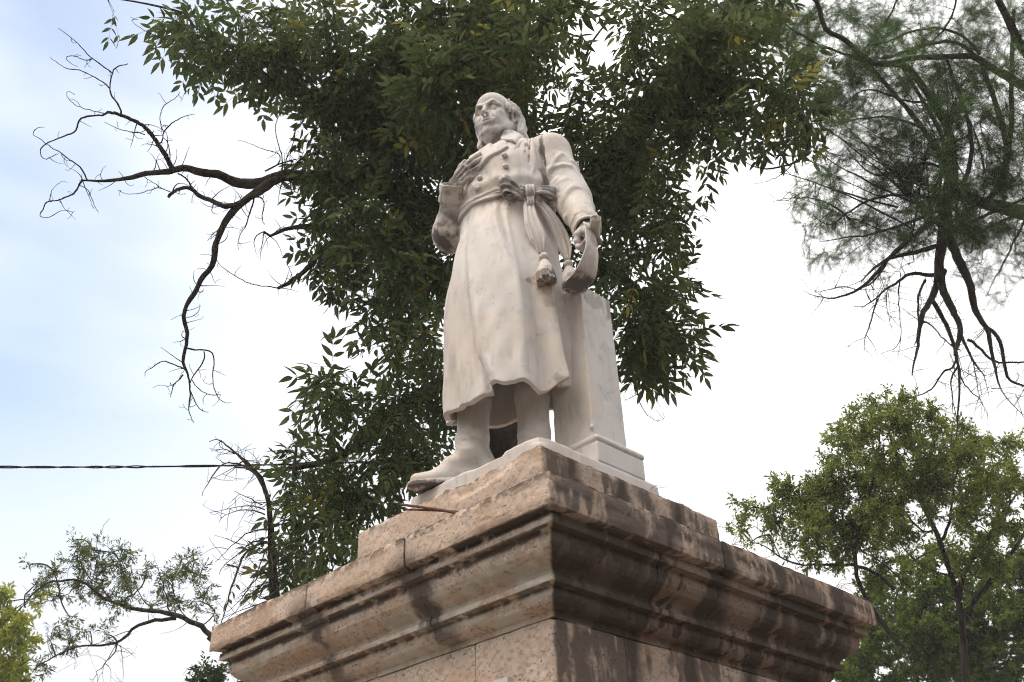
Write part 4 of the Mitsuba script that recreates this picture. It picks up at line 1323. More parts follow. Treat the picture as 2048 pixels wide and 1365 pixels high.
def feather(rng, L=0.17, pairs=17, nl=0.027, nw=0.0032):
    """a fine feathery spray: needles in two rows along a thin stalk"""
    V, F = [], []
    bend = rng.normal(0, .25, 2)
    for k in range(pairs):
        f = (k + .5) / pairs
        c = np.array([f * L, bend[0] * L * f * f, bend[1] * L * f * f])
        l = nl * (0.5 + 0.9 * math.sin(math.pi * min(f + .12, 1)))
        for sd in (-1, 1):
            a = math.radians(rng.uniform(38, 62)) * sd
            d = np.array([math.cos(a), math.sin(a), rng.normal(-.1, .3)])
            o = np.array([-d[1], d[0], 0]) * nw / 2
            b = len(V)
            V += [c - o, c + o, c + d * l]
            F.append([b, b + 1, b + 2])
    b = len(V)
    e = np.array([L, bend[0] * L, bend[1] * L])
    V += [np.array([0, .0009, 0]), np.array([0, -.0009, 0]), e]
    F.append([b, b + 1, b + 2])
    return np.array(V), np.array(F)


def scatter(temps, P, frames, scale, rng, tint, spread):
    """bakes copies of leaf templates; one colour for each leaf"""
    which = rng.integers(0, len(temps), len(P))
    V, F, C, at0 = [], [], [], 0
    for k, (v, f) in enumerate(temps):
        i = np.where(which == k)[0]
        if not len(i): continue
        vv = np.einsum('nv,knj->kvj', v.T, frames[i]) if False else np.einsum('va,kaj->kvj', v, frames[i]) * scale[i][:, None, None] + P[i][:, None]
        V.append(vv.reshape(-1, 3))
        F.append((f[None] + (np.arange(len(i)) * len(v))[:, None, None]).reshape(-1, 3) + at0)
        t = rng.uniform(0, 1, (len(i), 1)) ** spread
        col = np.array(tint[0]) * (1 - t) + np.array(tint[1]) * t
        if len(tint) > 2:
            o = rng.uniform(0, 1, (len(i), 1)) < tint[3]
            col = np.where(o, np.array(tint[2]), col)
        col = col * rng.uniform(0.75, 1.25, (len(i), 1))
        C.append(np.repeat(col, len(v), 0))
        at0 += len(i) * len(v)
    return np.vstack(V), np.vstack(F), np.vstack(C)


def blob_balls(blobs, dist, rng, jitter, reach=0):
    """[(picture x, y, radius in px, weight?)] -> centres, radii, weights; each clump gets its own depth in the crown"""
    out = []
    for b in blobs:
        D = dist + rng.uniform(-1, 1) * jitter if len(b) < 5 else b[4]
        out.append((at(b[0], b[1], D), max(b[2] - reach, b[2] * 0.4) / FOCAL * D, b[3] if len(b) > 3 else 1.0))
    return out


def clothe(balls, nodes, rng, per_area, step, twig_r, leaf_scale, droop, up_noise, temps, tint, spread=1.0, deep=0.55, flat=1.0, pad=0.0):
    """grows a thin branch to each clump of the crown from the nearest wood, twigs through the clump, and leaves along the twigs"""
    paths, P, X = [], [], []
    nodes = [np.asarray(n) for n in nodes]
    order = np.argsort([min(np.linalg.norm(np.array(nodes) - c, axis=1)) for c, _, _ in balls])
    N = np.array(nodes)
    for o in order:
        c, R, wt = balls[o]
        d = np.linalg.norm(N - c, axis=1)
        s = N[np.argmin(d)]
        mid = (s + c) / 2 + rng.normal(0, 0.08, 3) * min(1.0, d.min()) + [0, 0, 0.06 * d.min()]
        p = curve([s, mid, c], 8) if d.min() > 0.02 else np.array([s, s + 0.01, c + 0.02])
        paths.append((p, np.linspace(min(twig_r * (1.2 + 2 * d.min()), 0.03), twig_r, len(p))))
        N = np.vstack([N, p[3:]])
        n = max(3, int(per_area * wt * math.pi * (R + pad) ** 2))
        ntw = max(2, int(math.sqrt(n) * 0.75))
        e = np.array([R, max(R, deep * 0.6), R])
        ends = rng.normal(0, 1, (ntw, 3)); ends /= np.linalg.norm(ends, axis=1, keepdims=True)
        ends = c + ends * rng.uniform(0.55, 1.0, (ntw, 1)) ** (1 / 2) * e
        for t in range(ntw):
            q = curve([c + rng.normal(0, .15, 3) * R, (c + ends[t]) / 2 + rng.normal(0, .12, 3) * R, ends[t]], 6)
            paths.append((q, np.linspace(twig_r * .7, .0011, 6)))
            m = max(1, n // ntw)
            f = rng.uniform(0, 1, m) ** 0.7 * 0.95 + 0.1
            k = np.clip(f * 5, 0, 4.999).astype(int)
            w = (f * 5 - k)[:, None]
            pos = q[k] * (1 - w) + q[k + 1] * w
            tw = q[k + 1] - q[k]; tw /= np.linalg.norm(tw, axis=1, keepdims=True) + 1e-9
            x = tw * 0.55 + rng.normal(0, .75, (m, 3)); x[:, 2] -= droop
            P.append(pos); X.append(x)
    P, X = np.vstack(P), np.vstack(X)
    up = np.array([0, 0, flat]) + rng.normal(0, up_noise, X.shape)
    fr = rot_axes(X, up)
    sc = leaf_scale * rng.uniform(0.72, 1.18, len(P))
    return paths, P, fr, sc
# ------------------------------------------------------------------ the great tree behind the statue, with its dead limb on the left
R0 = np.random.default_rng(7)
ash = 'broad_leaved_tree'
trunk_p = curve([(-.35, 8.1, -.2), (-.30, 8.05, 1.5), (-.22, 8.0, 3.6), (-.18, 7.95, 5.6), at(1010, 640, 8.8), at(985, 420, 9.0), at(968, 250, 9.2), at(962, 120, 9.5), at(955, -60, 9.9)], 40)
trunk_r = np.interp(np.linspace(0, 1, 40), [0, .1, .45, .62, .75, .9, 1], [.52, .36, .30, .26, .16, .09, .06]) * (1 + R0.normal(0, .03, 40))
put(ash + '__trunk', tubes([(trunk_p, trunk_r)], 14), 'mat_bark')
limbs = {
    'right': trace([(1012, 600), (1090, 480), (1170, 385), (1235, 310), (1298, 222), (1372, 125), (1445, 45), (1520, -50)], [8.8, 8.4, 8.2, 8.0, 7.9, 7.9], 86, 44, R0),
    'far_right': trace([(1298, 225), (1390, 170), (1480, 165), (1560, 190), (1605, 235), (1614, 262)], [7.95, 7.7, 7.6], 34, 11, R0),
    'low_right': trace([(1030, 720), (1120, 610), (1200, 540), (1280, 590), (1330, 660), (1350, 735)], [8.8, 8.3, 7.9], 40, 10, R0),
    'upper_left': trace([(985, 400), (900, 300), (800, 240), (690, 210), (640, 195), (580, 183), (545, 163), (520, 138)], [9.0, 8.4, 7.9, 7.7], 52, 6, R0),
    'left': trace([(1000, 520), (900, 450), (800, 390), (720, 362), (660, 358), (610, 356), (565, 352), (540, 362), (480, 366), (455, 358), (440, 350), (400, 345), (370, 336), (345, 342), (310, 345), (265, 355), (195, 362), (175, 361), (165, 361)],
                  [8.9, 8.3, 8.0, 7.8, 7.6, 7.5, 7.5], 52, 3.5, R0, 70, .008),
    'middle_left': trace([(960, 600), (850, 520), (760, 478), (690, 470), (640, 455), (600, 455), (570, 458), (545, 471), (528, 464)], [8.9, 8.3, 7.9], 40, 4, R0),
    'low_left': trace([(760, 478), (700, 480), (645, 498), (622, 530), (595, 555), (570, 570), (556, 577)], [8.1, 7.9, 7.8], 18, 7, R0),
    'bottom_left': trace([(1000, 700), (900, 760), (800, 820), (700, 900), (620, 930), (560, 940)], [8.8, 8.2, 7.8, 7.6], 44, 8, R0),
}
bare = [  # boughs of the dead limb
    ([(545, 365), (520, 385), (490, 400), (465, 412), (440, 410), (420, 400), (400, 393), (385, 380), (370, 376), (350, 382), (337, 395)], 14, 6),
    ([(556, 358), (510, 385), (480, 410), (460, 430), (445, 455), (438, 470), (430, 500), (425, 530), (405, 555), (390, 585), (373, 610), (370, 650), (375, 670), (370, 700), (370, 737)], 17, 6),
    ([(345, 340), (330, 310), (310, 280), (290, 255), (270, 243), (240, 230), (215, 225)], 10, 6),
]
thin = [
    ([(215, 225), (190, 232), (160, 240), (150, 263), (130, 272), (110, 280), (90, 290), (82, 300), (88, 318), (105, 313), (118, 308)], 4.5, 1.6),
    ([(242, 230), (236, 210), (225, 195), (220, 178), (224, 150), (232, 135), (250, 130), (256, 128)], 5, 2), ([(224, 146), (205, 132), (185, 118), (160, 92), (135, 70), (117, 57)], 3.4, 1.4),
    ([(185, 118), (160, 117), (140, 112), (132, 115), (135, 122), (155, 133)], 2.6, 1.2), ([(220, 178), (205, 165), (180, 150), (155, 140), (135, 138), (110, 122), (100, 115)], 3.4, 1.4),
    ([(175, 361), (170, 350), (160, 335), (140, 320), (115, 303), (95, 290), (75, 275), (65, 268), (70, 260), (88, 256)], 3.6, 1.3),
    ([(165, 361), (158, 370), (152, 383), (130, 395), (110, 402), (92, 405), (86, 420), (80, 432), (95, 436), (115, 425), (128, 422)], 4, 1.3),
    ([(160, 372), (175, 380), (185, 400), (197, 425)], 2.2, 1.2), ([(100, 404), (105, 380), (120, 366)], 2, 1.1), ([(120, 400), (135, 422), (150, 424)], 2, 1.1),
    ([(315, 290), (325, 282), (328, 265), (335, 255), (345, 245), (355, 240), (365, 235), (390, 230)], 3.4, 1.3), ([(328, 265), (322, 250), (320, 235), (330, 210), (345, 200), (360, 185)], 2.4, 1.2),
    ([(340, 322), (339, 300), (335, 285), (325, 275)], 3, 2), ([(290, 270), (270, 265), (250, 262), (230, 255), (208, 245)], 3, 1.2), ([(210, 228), (185, 222), (170, 218), (155, 212), (135, 195), (133, 189), (150, 190)], 2.6, 1.2),
    ([(355, 347), (375, 362), (388, 380), (400, 390)], 4, 4), ([(345, 386), (320, 375), (300, 362), (285, 352)], 2.6, 1.2), ([(318, 375), (285, 385), (255, 388), (235, 380)], 2.2, 1.1),
    ([(375, 697), (400, 700), (423, 706), (426, 750), (428, 775), (440, 800), (463, 806)], 4.4, 1.4), ([(408, 703), (403, 730), (388, 750), (380, 768)], 3.4, 2),
    ([(370, 735), (378, 760), (380, 785), (378, 810), (381, 832), (388, 846)], 4.6, 1.3), ([(380, 780), (388, 800), (400, 818), (418, 825)], 3, 1.2), ([(384, 760), (400, 780), (425, 790), (441, 789)], 2.4, 1.2),
    ([(370, 738), (345, 728), (322, 724), (305, 735), (295, 740), (290, 753)], 3.6, 1.3), ([(366, 750), (352, 765), (335, 774)], 3.4, 1.4), ([(348, 768), (341, 795)], 2.4, 1.4),
    ([(556, 577), (530, 573), (500, 568), (470, 552), (445, 535), (433, 520)], 3.2, 1.3), ([(508, 396), (500, 425), (490, 455)], 4, 2.4), ([(512, 393), (528, 405), (525, 430), (530, 450)], 3.6, 2), ([(490, 455), (480, 470), (478, 500)], 2.2, 1.3),
    ([(560, 350), (566, 325), (560, 300), (552, 270), (556, 235), (580, 218)], 4, 1.2), ([(570, 345), (572, 320), (585, 290), (590, 250)], 3, 1.2), ([(555, 330), (560, 312), (530, 300), (500, 288), (476, 281)], 3, 1.2), ([(530, 343), (560, 328), (600, 318)], 4, 2),
    ([(345, 80), (310, 72), (290, 62), (272, 50), (264, 42), (276, 40)], 2.6, 1.1), ([(348, 78), (335, 93), (312, 96), (289, 104)], 2.4, 1.1),
]
rest = [trace(p, 7.5 if p[0][0] > 300 else 7.5, a, b, R0, wob=.006, dz=.10) for p, a, b in thin]
boughs = [trace(p, [7.52, 7.45, 7.3], a, b, R0, 40, .006) for p, a, b in bare]
extra = [
    ([(1570, 205), (1562, 245), (1554, 277)], 13, 9), ([(1612, 258), (1618, 288), (1606, 314), (1590, 325), (1560, 334), (1535, 338), (1500, 330), (1478, 316)], 8, 1.4), ([(1615, 290), (1624, 303)], 5, 2), ([(1600, 312), (1570, 312), (1540, 310), (1505, 298), (1490, 282)], 3.6, 1.3),
    ([(1585, 327), (1562, 350), (1532, 364), (1500, 369)], 2.6, 1.2), ([(1300, 468), (1301, 495), (1290, 520), (1286, 540)], 7, 5), ([(1345, 735), (1320, 742), (1290, 748), (1265, 764), (1252, 752), (1236, 747)], 6, 4),
    ([(1265, 764), (1275, 790), (1282, 812), (1300, 835), (1315, 842), (1327, 838), (1325, 826)], 3.4, 1.2), ([(1278, 790), (1262, 795), (1248, 803)], 2.4, 1.2), ([(1290, 770), (1312, 800), (1320, 815)], 2.2, 1.1), ([(1310, 745), (1325, 765), (1343, 781)], 2, 1.1),
    ([(1342, 335), (1362, 355), (1384, 380)], 2, 1.1), ([(1295, 748), (1293, 730), (1300, 712)], 3, 1.6), ([(1165, 130), (1200, 62), (1235, 30)], 5, 3),
]
rest += [trace(p, 7.7, a, b, R0, wob=.006) for p, a, b in extra]
tw = []
for b, c, L in ((boughs[0], 22, .22), (boughs[1], 26, .20), (boughs[2], 12, .20)): sprouts(b, R0, c, L, 1.6, 1, .0030, .2, tw)
sprouts(tuple(q[30:] for q in limbs['left']), R0, 34, .22, 1.6, 1, .0030, .2, tw)
sprouts(tuple(q[26:40] for q in limbs['left']), R0, 60, .36, 1.2, 2, .0042, .9, tw)
sprouts(tuple(q[14:] for q in limbs['middle_left']), R0, 22, .26, 1.5, 1, .0032, -.1, tw)
sprouts(tuple(q[8:] for q in limbs['low_left']), R0, 16, .22, 1.5, 1, .0030, .1, tw)
sprouts(tuple(q[14:] for q in limbs['upper_left']), R0, 26, .26, 1.5, 2, .0024, .0, tw)
for t in rest[:40]: sprouts(t, R0, 3, .10, 1.6, 1, .0020, .1, tw)
for t in rest[41:46]: sprouts(t, R0, 3, .12, 1.6, 1, .0020, .1, tw)
for k, v in limbs.items(): put(ash + ('__dead_limb' if k == 'left' else '__limb'), tubes([v], 10), 'mat_bark')
for b in boughs: put(ash + '__dead_bough', tubes([b], 8), 'mat_bark')
put(ash + '__twig', tubes(rest + tw), 'mat_twig', smooth=True)
tag(ash + '__twig', kind='stuff')
tag(ash + '__dead_limb', label='long bare dead limb reaching to the left')

CROWN = [(214, -4, 12, .22), (350, 20, 22), (395, 35, 46), (425, 95, 40), (385, 80, 28), (408, 125, 20), (480, 60, 58), (560, 60, 75), (650, 70, 95), (470, 105, 35), (505, 130, 36), (600, 150, 55), (700, 160, 85), (790, 60, 110), (790, 180, 110), (900, 90, 110),
         (1000, 50, 100), (1085, 45, 80), (1080, 140, 62), (890, 220, 105), (735, 250, 85), (660, 240, 42), (645, 300, 40), (690, 350, 80), (800, 320, 105), (640, 355, 34), (655, 420, 46), (715, 450, 80), (815, 440, 105), (640, 485, 26), (675, 512, 40), (765, 530, 62), (840, 530, 75),
         (815, 610, 58), (880, 600, 50), (748, 600, 18), (805, 690, 50), (850, 690, 58), (860, 775, 48), (745, 655, 22), (700, 770, 40), (655, 775, 32), (628, 768, 18), (730, 800, 36), (800, 790, 52), (845, 845, 55), (780, 850, 46), (860, 895, 50), (785, 895, 50), (672, 815, 22),
         (960, 330, 100), (920, 470, 70), (1000, 220, 85), (1060, 330, 95), (1140, 470, 50), (930, 20, 90), (1130, 380, 50), (980, 150, 80),
         (700, 930, 55), (625, 932, 44), (590, 932, 26), (820, 925, 48), (650, 985, 52), (720, 990, 55), (595, 985, 32), (778, 985, 34), (605, 1050, 46), (655, 1070, 48), (700, 1060, 36), (575, 1120, 32), (615, 1110, 48), (565, 1170, 26),
         (1140, 205, 50), (1165, 165, 24, .6), (1262, 170, 52), (1292, 60, 72), (1290, 10, 60), (1385, 60, 80), (1480, 40, 60), (1535, 10, 40), (1430, 140, 80), (1330, 185, 80), (1510, 130, 50), (1560, 170, 45), (1600, 192, 36), (1620, 225, 26), (1530, 210, 44), (1450, 215, 52), (1590, 225, 34),
         (1385, 245, 52), (1260, 260, 72), (1170, 280, 55), (1420, 285, 28), (1300, 300, 45), (1465, 262, 26), (1560, 235, 30), (1220, 350, 72), (1285, 355, 52), (1335, 380, 30), (1240, 425, 62), (1305, 440, 38), (1358, 412, 16), (1265, 495, 44), (1325, 478, 18), (1225, 500, 36),
         (1210, 560, 34), (1260, 580, 45, 1.3), (1318, 580, 42, 1.5), (1368, 580, 20, 1.3), (1280, 645, 50, 1.5), (1335, 645, 46, 1.6), (1318, 672, 40, 1.6), (1300, 610, 50, 1.3), (1440, 35, 60, 1.0, 7.3), (1400, 95, 60, 1.0, 7.35), (1350, 165, 50, .9, 7.4), (1365, 690, 16, .5), (1258, 680, 30), (1290, 690, 26)]
ftemps = [pinnate(R0, p) for p in (3, 3, 4, 3, 2)]
nodes = np.vstack([trunk_p[14:]] + [v[0] for k, v in limbs.items() if k != 'left'] + [limbs['left'][0][:26]])
balls = blob_balls(CROWN, 7.9, R0, 0.75, 34)
# the depth of the crown: a second layer further back
back = [(x, y, r * 0.8, 0.75) for x, y, r, *_ in CROWN if r > 50 and not (1120 < x < 1300 and y < 215)]
balls += blob_balls(back, 9.2, R0, 0.6, 26)
paths, P_, fr_a, sc_ = clothe(balls, nodes, R0, 200, .1, .005, 1.0, 0.45, .45, ftemps, None, deep=.5, pad=.13)
put(ash + '__branch', tubes(paths), 'mat_twig', smooth=True)
tag(ash + '__branch', kind='stuff')
ASH_TINT = ((0.064, 0.096, 0.036), (0.150, 0.185, 0.078), (0.24, 0.22, 0.05), 0.035)
q_ = P_ - CAM
zz = q_ @ FWD
sx_, sy_ = 1024 + FOCAL * (q_ @ RIGHT) / zz, 682.5 - FOCAL * (q_ @ UP) / zz
inside = (sx_ > 30) & (sx_ < 2018) & (sy_ > 30) & (sy_ < 1250) & ~((np.abs(sx_ - 1050) < 130) & (sy_ > 200) & (sy_ < 900))
near = np.argsort(np.where(inside, zz / sc_, 99))[:290]
tail_ = np.setdiff1d(np.arange(len(P_)), near)
V, F, C = scatter(ftemps, P_[tail_], fr_a[tail_], sc_[tail_], R0, ASH_TINT, 1.4)
put(ash + '__foliage', trimesh.Trimesh(V, F, process=False), 'mat_leaf', smooth=True, color=C)
tag(ash + '__foliage', kind='stuff')
for i in near:
    V, F, C = scatter(ftemps, P_[i:i + 1], fr_a[i:i + 1], sc_[i:i + 1], R0, ASH_TINT, 1.4)
    put(ash + '__leaf', trimesh.Trimesh(V, F, process=False), 'mat_leaf', smooth=True, color=C)
tag(ash, 'great broad-leaved tree behind the statue with a thick dark trunk and a bare dead limb', 'tree')
print('ash leaves', len(P_))

# ------------------------------------------------------------------ the thin half-bare stem at the left end of the cornice
yt = 'slender_tree'
sp = curve([(-1.98, 7.2, -.1), (-1.96, 7.25, 1.5), at(560, 1290, 7.6), at(548, 1180, 7.6), at(543, 1090, 7.6), at(538, 1010, 7.6), at(520, 950, 7.6), at(490, 920, 7.6)], 30)
sr = np.interp(np.linspace(0, 1, 30), [0, .5, .7, .85, 1], [.10, .075, .06, .03, .008])
put(yt + '__trunk', tubes([(sp, sr)], 10), 'mat_bark')
YB = [([(500, 935), (480, 915), (455, 892), (438, 880), (418, 884)], 6, 1.6), ([(520, 935), (480, 930), (455, 925), (430, 945), (412, 975), (404, 992)], 5, 1.4), ([(470, 908), (450, 900), (430, 900)], 3, 1.2), ([(588, 960), (590, 920), (593, 893), (597, 878)], 9, 6), ([(530, 985), (500, 940), (470, 935)], 8, 3),
      ([(535, 1085), (505, 1095), (485, 1115), (475, 1140), (462, 1180), (450, 1220), (440, 1255)], 6, 2), ([(535, 1060), (500, 1065), (470, 1085), (445, 1110), (430, 1125)], 4, 1.2), ([(540, 1090), (505, 1085), (480, 1105), (450, 1130), (438, 1150)], 4.4, 1.2),
      ([(530, 1030), (495, 1020), (465, 1025), (445, 1035), (438, 1045)], 3.4, 1.2), ([(530, 1020), (500, 1012), (470, 1015), (440, 1022), (420, 1025)], 3.2, 1.1), ([(525, 1010), (505, 1000), (485, 990), (468, 983)], 3, 1.1), ([(540, 1120), (510, 1160), (480, 1200), (455, 1225)], 3.4, 1.2),
      ([(540, 1150), (515, 1180), (480, 1215), (455, 1240)], 3, 1.1), ([(545, 1070), (552, 1110), (560, 1150)], 4, 2), ([(530, 1100), (520, 1130), (500, 1170), (478, 1190)], 3, 1.2)]
yb = [trace(p, [7.6, 7.5], a, b, R0, wob=.008, dz=.15) for p, a, b in YB]
yw = []
for t in yb: sprouts(t, R0, 6, .20, 1.0, 2, .0022, .0, yw)
sprouts((sp[14:], sr[14:]), R0, 75, .40, 1.0, 2, .003, .0, yw)
put(yt + '__twig', tubes(yb + yw), 'mat_pale_twig', smooth=True)
tag(yt + '__twig', kind='stuff')
YC = [(585, 1010, 34), (565, 1050, 30), (595, 1080, 36), (585, 1140, 34), (550, 1185, 26), (610, 1140, 34), (478, 1148, 8, .3)]
paths, P_, fr_a, sc_ = clothe(blob_balls(YC, 7.5, R0, .25, 24), sp[12:], R0, 210, .1, .004, .88, .5, .45, ftemps, None, deep=.25)
V, F, C = scatter(ftemps, P_, fr_a, sc_, R0, ASH_TINT, 1.2)
put(yt + '__branch', tubes(paths), 'mat_twig', smooth=True)
put(yt + '__foliage', trimesh.Trimesh(V, F, process=False), 'mat_leaf', smooth=True, color=C)
tag(yt + '__foliage', kind='stuff'); tag(yt + '__branch', kind='stuff')
tag(yt, 'slender half-bare tree stem with dry twigs behind the left end of the cornice', 'tree')
# ------------------------------------------------------------------ the feathery tree at the upper right
R1 = np.random.default_rng(21)
ft = 'feathery_tree'
DF = 10.5
fb = [  # (points, thickness at both ends)
    ([(2330, 700), (2200, 520), (2060, 430), (1950, 400), (1890, 395), (1888, 440), (1882, 500), (1878, 562)], 56, 22),
    ([(1895, 400), (1905, 330), (1895, 260), (1850, 180), (1800, 130), (1760, 128), (1720, 110), (1690, 80), (1655, 62), (1642, 30), (1620, -10)], 26, 10),
    ([(2300, 420), (2150, 260), (2048, 175), (1990, 140), (1950, 115), (1930, 112), (1850, 115), (1800, 122), (1765, 130), (1742, 126)], 34, 9),
    ([(2250, 330), (2120, 180), (2048, 100), (2020, 50), (2000, 10), (1990, -30)], 34, 16),
    ([(1950, 112), (1900, 84), (1860, 88), (1805, 105), (1760, 118)], 11, 5), ([(1960, 110), (1920, 70), (1880, 58), (1830, 62), (1790, 78), (1740, 92)], 9, 3),
    ([(1740, 128), (1700, 112), (1650, 95), (1580, 55), (1545, 32)], 9, 2.2), ([(1650, 97), (1600, 88), (1560, 82), (1520, 88)], 5, 1.6),
    ([(1742, 135), (1790, 190), (1840, 250), (1880, 310), (1900, 380)], 10, 16), ([(1800, 128), (1850, 210), (1890, 290), (1900, 360)], 7, 14), ([(1720, 110), (1760, 60), (1790, 10), (1800, -30)], 6, 4),
    ([(1960, 115), (1985, 190), (2005, 250), (2010, 340), (1960, 410)], 13, 15), ([(2028, 20), (2024, 120), (2022, 260), (2000, 380)], 10, 13), ([(1890, 110), (1915, 180), (1940, 260), (1925, 370)], 8, 11), ([(1860, 88), (1900, 40), (1910, -20)], 6, 4),
    ([(1878, 540), (1862, 598), (1850, 620), (1840, 650), (1836, 690), (1829, 722), (1824, 753)], 18, 2.5), ([(1862, 598), (1898, 664), (1911, 704), (1918, 741), (1919, 785), (1915, 840), (1913, 880)], 11, 2),
    ([(1885, 540), (1890, 590), (1906, 620), (1920, 656), (1915, 690), (1911, 710)], 20, 9), ([(1911, 704), (1905, 735), (1888, 744), (1869, 772), (1836, 792), (1800, 796)], 6, 1.6), ([(1920, 741), (1930, 770), (1950, 790), (1962, 806)], 5, 1.6), ([(1915, 735), (1903, 760), (1906, 800), (1914, 850)], 5, 2),
    ([(1895, 470), (1905, 490), (1924, 535), (1942, 576), (1953, 627), (1972, 656), (1980, 690), (1986, 722), (2001, 777)], 24, 4), ([(1972, 656), (2005, 704), (2019, 759), (2041, 770), (2080, 790)], 10, 4), ([(1935, 680), (1962, 700), (1986, 722), (2041, 724), (2090, 730)], 7, 3), ([(2001, 777), (2025, 810), (2055, 840)], 3.4, 1.4),
    ([(1920, 665), (1940, 710), (1958, 740), (1972, 752)], 8, 2), ([(1940, 705), (1950, 745), (1958, 790), (1965, 806)], 4, 1.5),
    ([(1890, 430), (1858, 448), (1814, 484), (1774, 521), (1740, 560), (1712, 582), (1682, 594), (1652, 597), (1605, 580)], 15, 1.5), ([(1712, 580), (1680, 575), (1642, 583), (1605, 558)], 3.6, 1.2), ([(1774, 521), (1750, 560), (1737, 570), (1720, 580)], 6, 2),
    ([(1886, 490), (1858, 497), (1820, 508), (1780, 517), (1740, 545), (1722, 565)], 12, 3), ([(1880, 545), (1855, 550), (1822, 548), (1800, 561), (1770, 580), (1740, 607), (1705, 612)], 10, 1.6), ([(1800, 561), (1798, 600), (1801, 642), (1799, 684), (1762, 707)], 4, 1.2),
    ([(1755, 598), (1745, 630), (1737, 655), (1730, 680), (1729, 702)], 4.6, 1.4), ([(1772, 585), (1775, 620), (1784, 660)], 3, 1.2), ([(1851, 560), (1836, 609), (1838, 649), (1829, 690)], 6, 2.5), ([(1836, 640), (1860, 650), (1890, 680), (1920, 700)], 4, 3),
    ([(1890, 420), (1830, 440), (1760, 465), (1700, 475), (1640, 484)], 9, 1.8), ([(1890, 400), (1820, 390), (1740, 400), (1690, 430), (1660, 450), (1625, 430)], 9, 1.6), ([(1700, 440), (1650, 405), (1600, 395), (1545, 404)], 5, 1.2), ([(1895, 350), (1830, 330), (1760, 350), (1720, 330), (1690, 290)], 8, 2),
    ([(1890, 470), (1950, 440), (2000, 420), (2060, 390)], 10, 6), ([(1900, 500), (1950, 470), (2010, 440), (2080, 420)], 8, 5), ([(2060, 420), (2030, 480), (2010, 520), (1975, 590)], 6, 2), ([(1860, 270), (1800, 240), (1740, 235), (1690, 245), (1660, 255)], 7, 2), ([(1850, 200), (1790, 195), (1730, 180), (1700, 200), (1670, 230)], 6, 1.8),
]
fp = [trace(p, [DF + 1.2, DF, DF - .3] if i in (0, 2, 3) else [DF, DF - .2, DF - .5], a * (.75 if i < 15 else .9), b * .85, R1, wob=.012, dz=.12) for i, (p, a, b) in enumerate(fb)]
for _ in range(40):      # straight thin shoots fanning up and out of the node
    a_ = math.radians(R1.uniform(195, 285))
    r1_ = R1.uniform(140, 330)
    c_ = (1895 + R1.normal(0, 40), 420 + R1.normal(0, 60))
    e_ = (c_[0] + math.cos(a_) * r1_, c_[1] + math.sin(a_) * r1_ * (1.0 if math.sin(a_) < 0 else .35))
    m_ = ((c_[0] + e_[0]) / 2 + R1.normal(0, 10), (c_[1] + e_[1]) / 2 + R1.normal(0, 10))
    fp.append(trace([c_, m_, e_], [DF, DF + R1.uniform(-.6, .6), DF + R1.uniform(-1.2, 1.0)], R1.uniform(2.5, 5.5), 1.3, R1, 10, wob=.012))
# its trunk stands outside the frame on the right
tb = at(2330, 700, DF + 1.2)
ft_p = curve([(tb[0] + .5, tb[1] + .2, -.1), (tb[0] + .35, tb[1] + .1, tb[2] * .5), tb, at(2300, 420, DF + 1.2), at(2250, 330, DF + 1.2), at(2240, 100, DF + 1.3), at(2180, -250, DF + 1.5)], 30)
put(ft + '__trunk', tubes([(ft_p, np.linspace(.34, .13, 30))], 12), 'mat_bark')
for i in range(4): put(ft + '__limb', tubes([fp[i]], 10), 'mat_bark')
fw = []
for i, t in enumerate(fp[4:]): sprouts(t, R1, 9 if i > 10 else 5, .32, .7, 2, .0032, -.3 if i > 10 else .1, fw)
put(ft + '__branch', tubes(fp[4:]), 'mat_bark')
put(ft + '__twig', tubes(fw), 'mat_twig')
for k in ('__branch', '__twig'): tag(ft + k, kind='stuff')
FC = [(1545, 40, 45), (1600, 60, 62, 1.3), (1650, 30, 70), (1620, 110, 60, 1.3), (1720, 50, 75), (1700, 150, 80, 1.2), (1800, 50, 80), (1900, 40, 80), (2000, 50, 80), (1780, 170, 85), (1880, 170, 85), (1980, 170, 80), (2050, 120, 60), (1720, 235, 65), (1685, 255, 45), (1760, 290, 75, 1.35), (1840, 280, 80, 1.35),
      (1940, 280, 85, 1.3), (2030, 280, 75, 1.3), (1700, 310, 34), (1765, 345, 60, 1.35), (1850, 365, 75, 1.35), (1960, 360, 85, 1.35), (2040, 370, 70, 1.35), (1680, 365, 52), (1625, 385, 40), (1590, 392, 26), (1640, 445, 52, .8), (1700, 430, 60), (1785, 430, 75, 1.4), (1620, 470, 34, .8), (1645, 505, 38, .7),
      (1725, 490, 50, .9), (1870, 440, 65, 1.35), (1930, 450, 60, 1.5), (2010, 450, 65, 1.5), (2035, 520, 48), (2015, 585, 34, .8), (1960, 530, 45, .8), (1960, 450, 60, 1.4), (1785, 545, 34, .5), (1590, 120, 36), (1575, 150, 26, .6), (1545, 85, 26), (1685, 520, 30, .6), (1660, 330, 26, .6), (1830, 480, 50, 1.2), (2060, 200, 60), (1640, 180, 50), (1620, 240, 30, .8), (1660, 220, 44), (1900, 130, 70), (1840, 110, 70), (1990, 100, 70), (1740, 110, 60), (1560, 20, 50), (1500, 20, 30, .6), (1640, 330, 30, .7), (2040, 300, 60), (1900, 330, 70), (1900, 230, 70)]
fe = [feather(R1) for _ in range(5)]
fnodes = np.vstack([t[0] for t in fp] )
paths, P_, fr_f, sc_f = clothe(blob_balls(FC, DF, R1, .8), fnodes, R1, 820, .1, .0030, 1.05, .25, .8, fe, None, deep=.5, flat=.6)
V, F, C = scatter(fe, P_, fr_f, sc_f, R1, ((0.058, 0.108, 0.040), (0.115, 0.19, 0.066), (0.19, 0.21, 0.06), .06), 1.2)
put(ft + '__spray', tubes(paths), 'mat_twig')
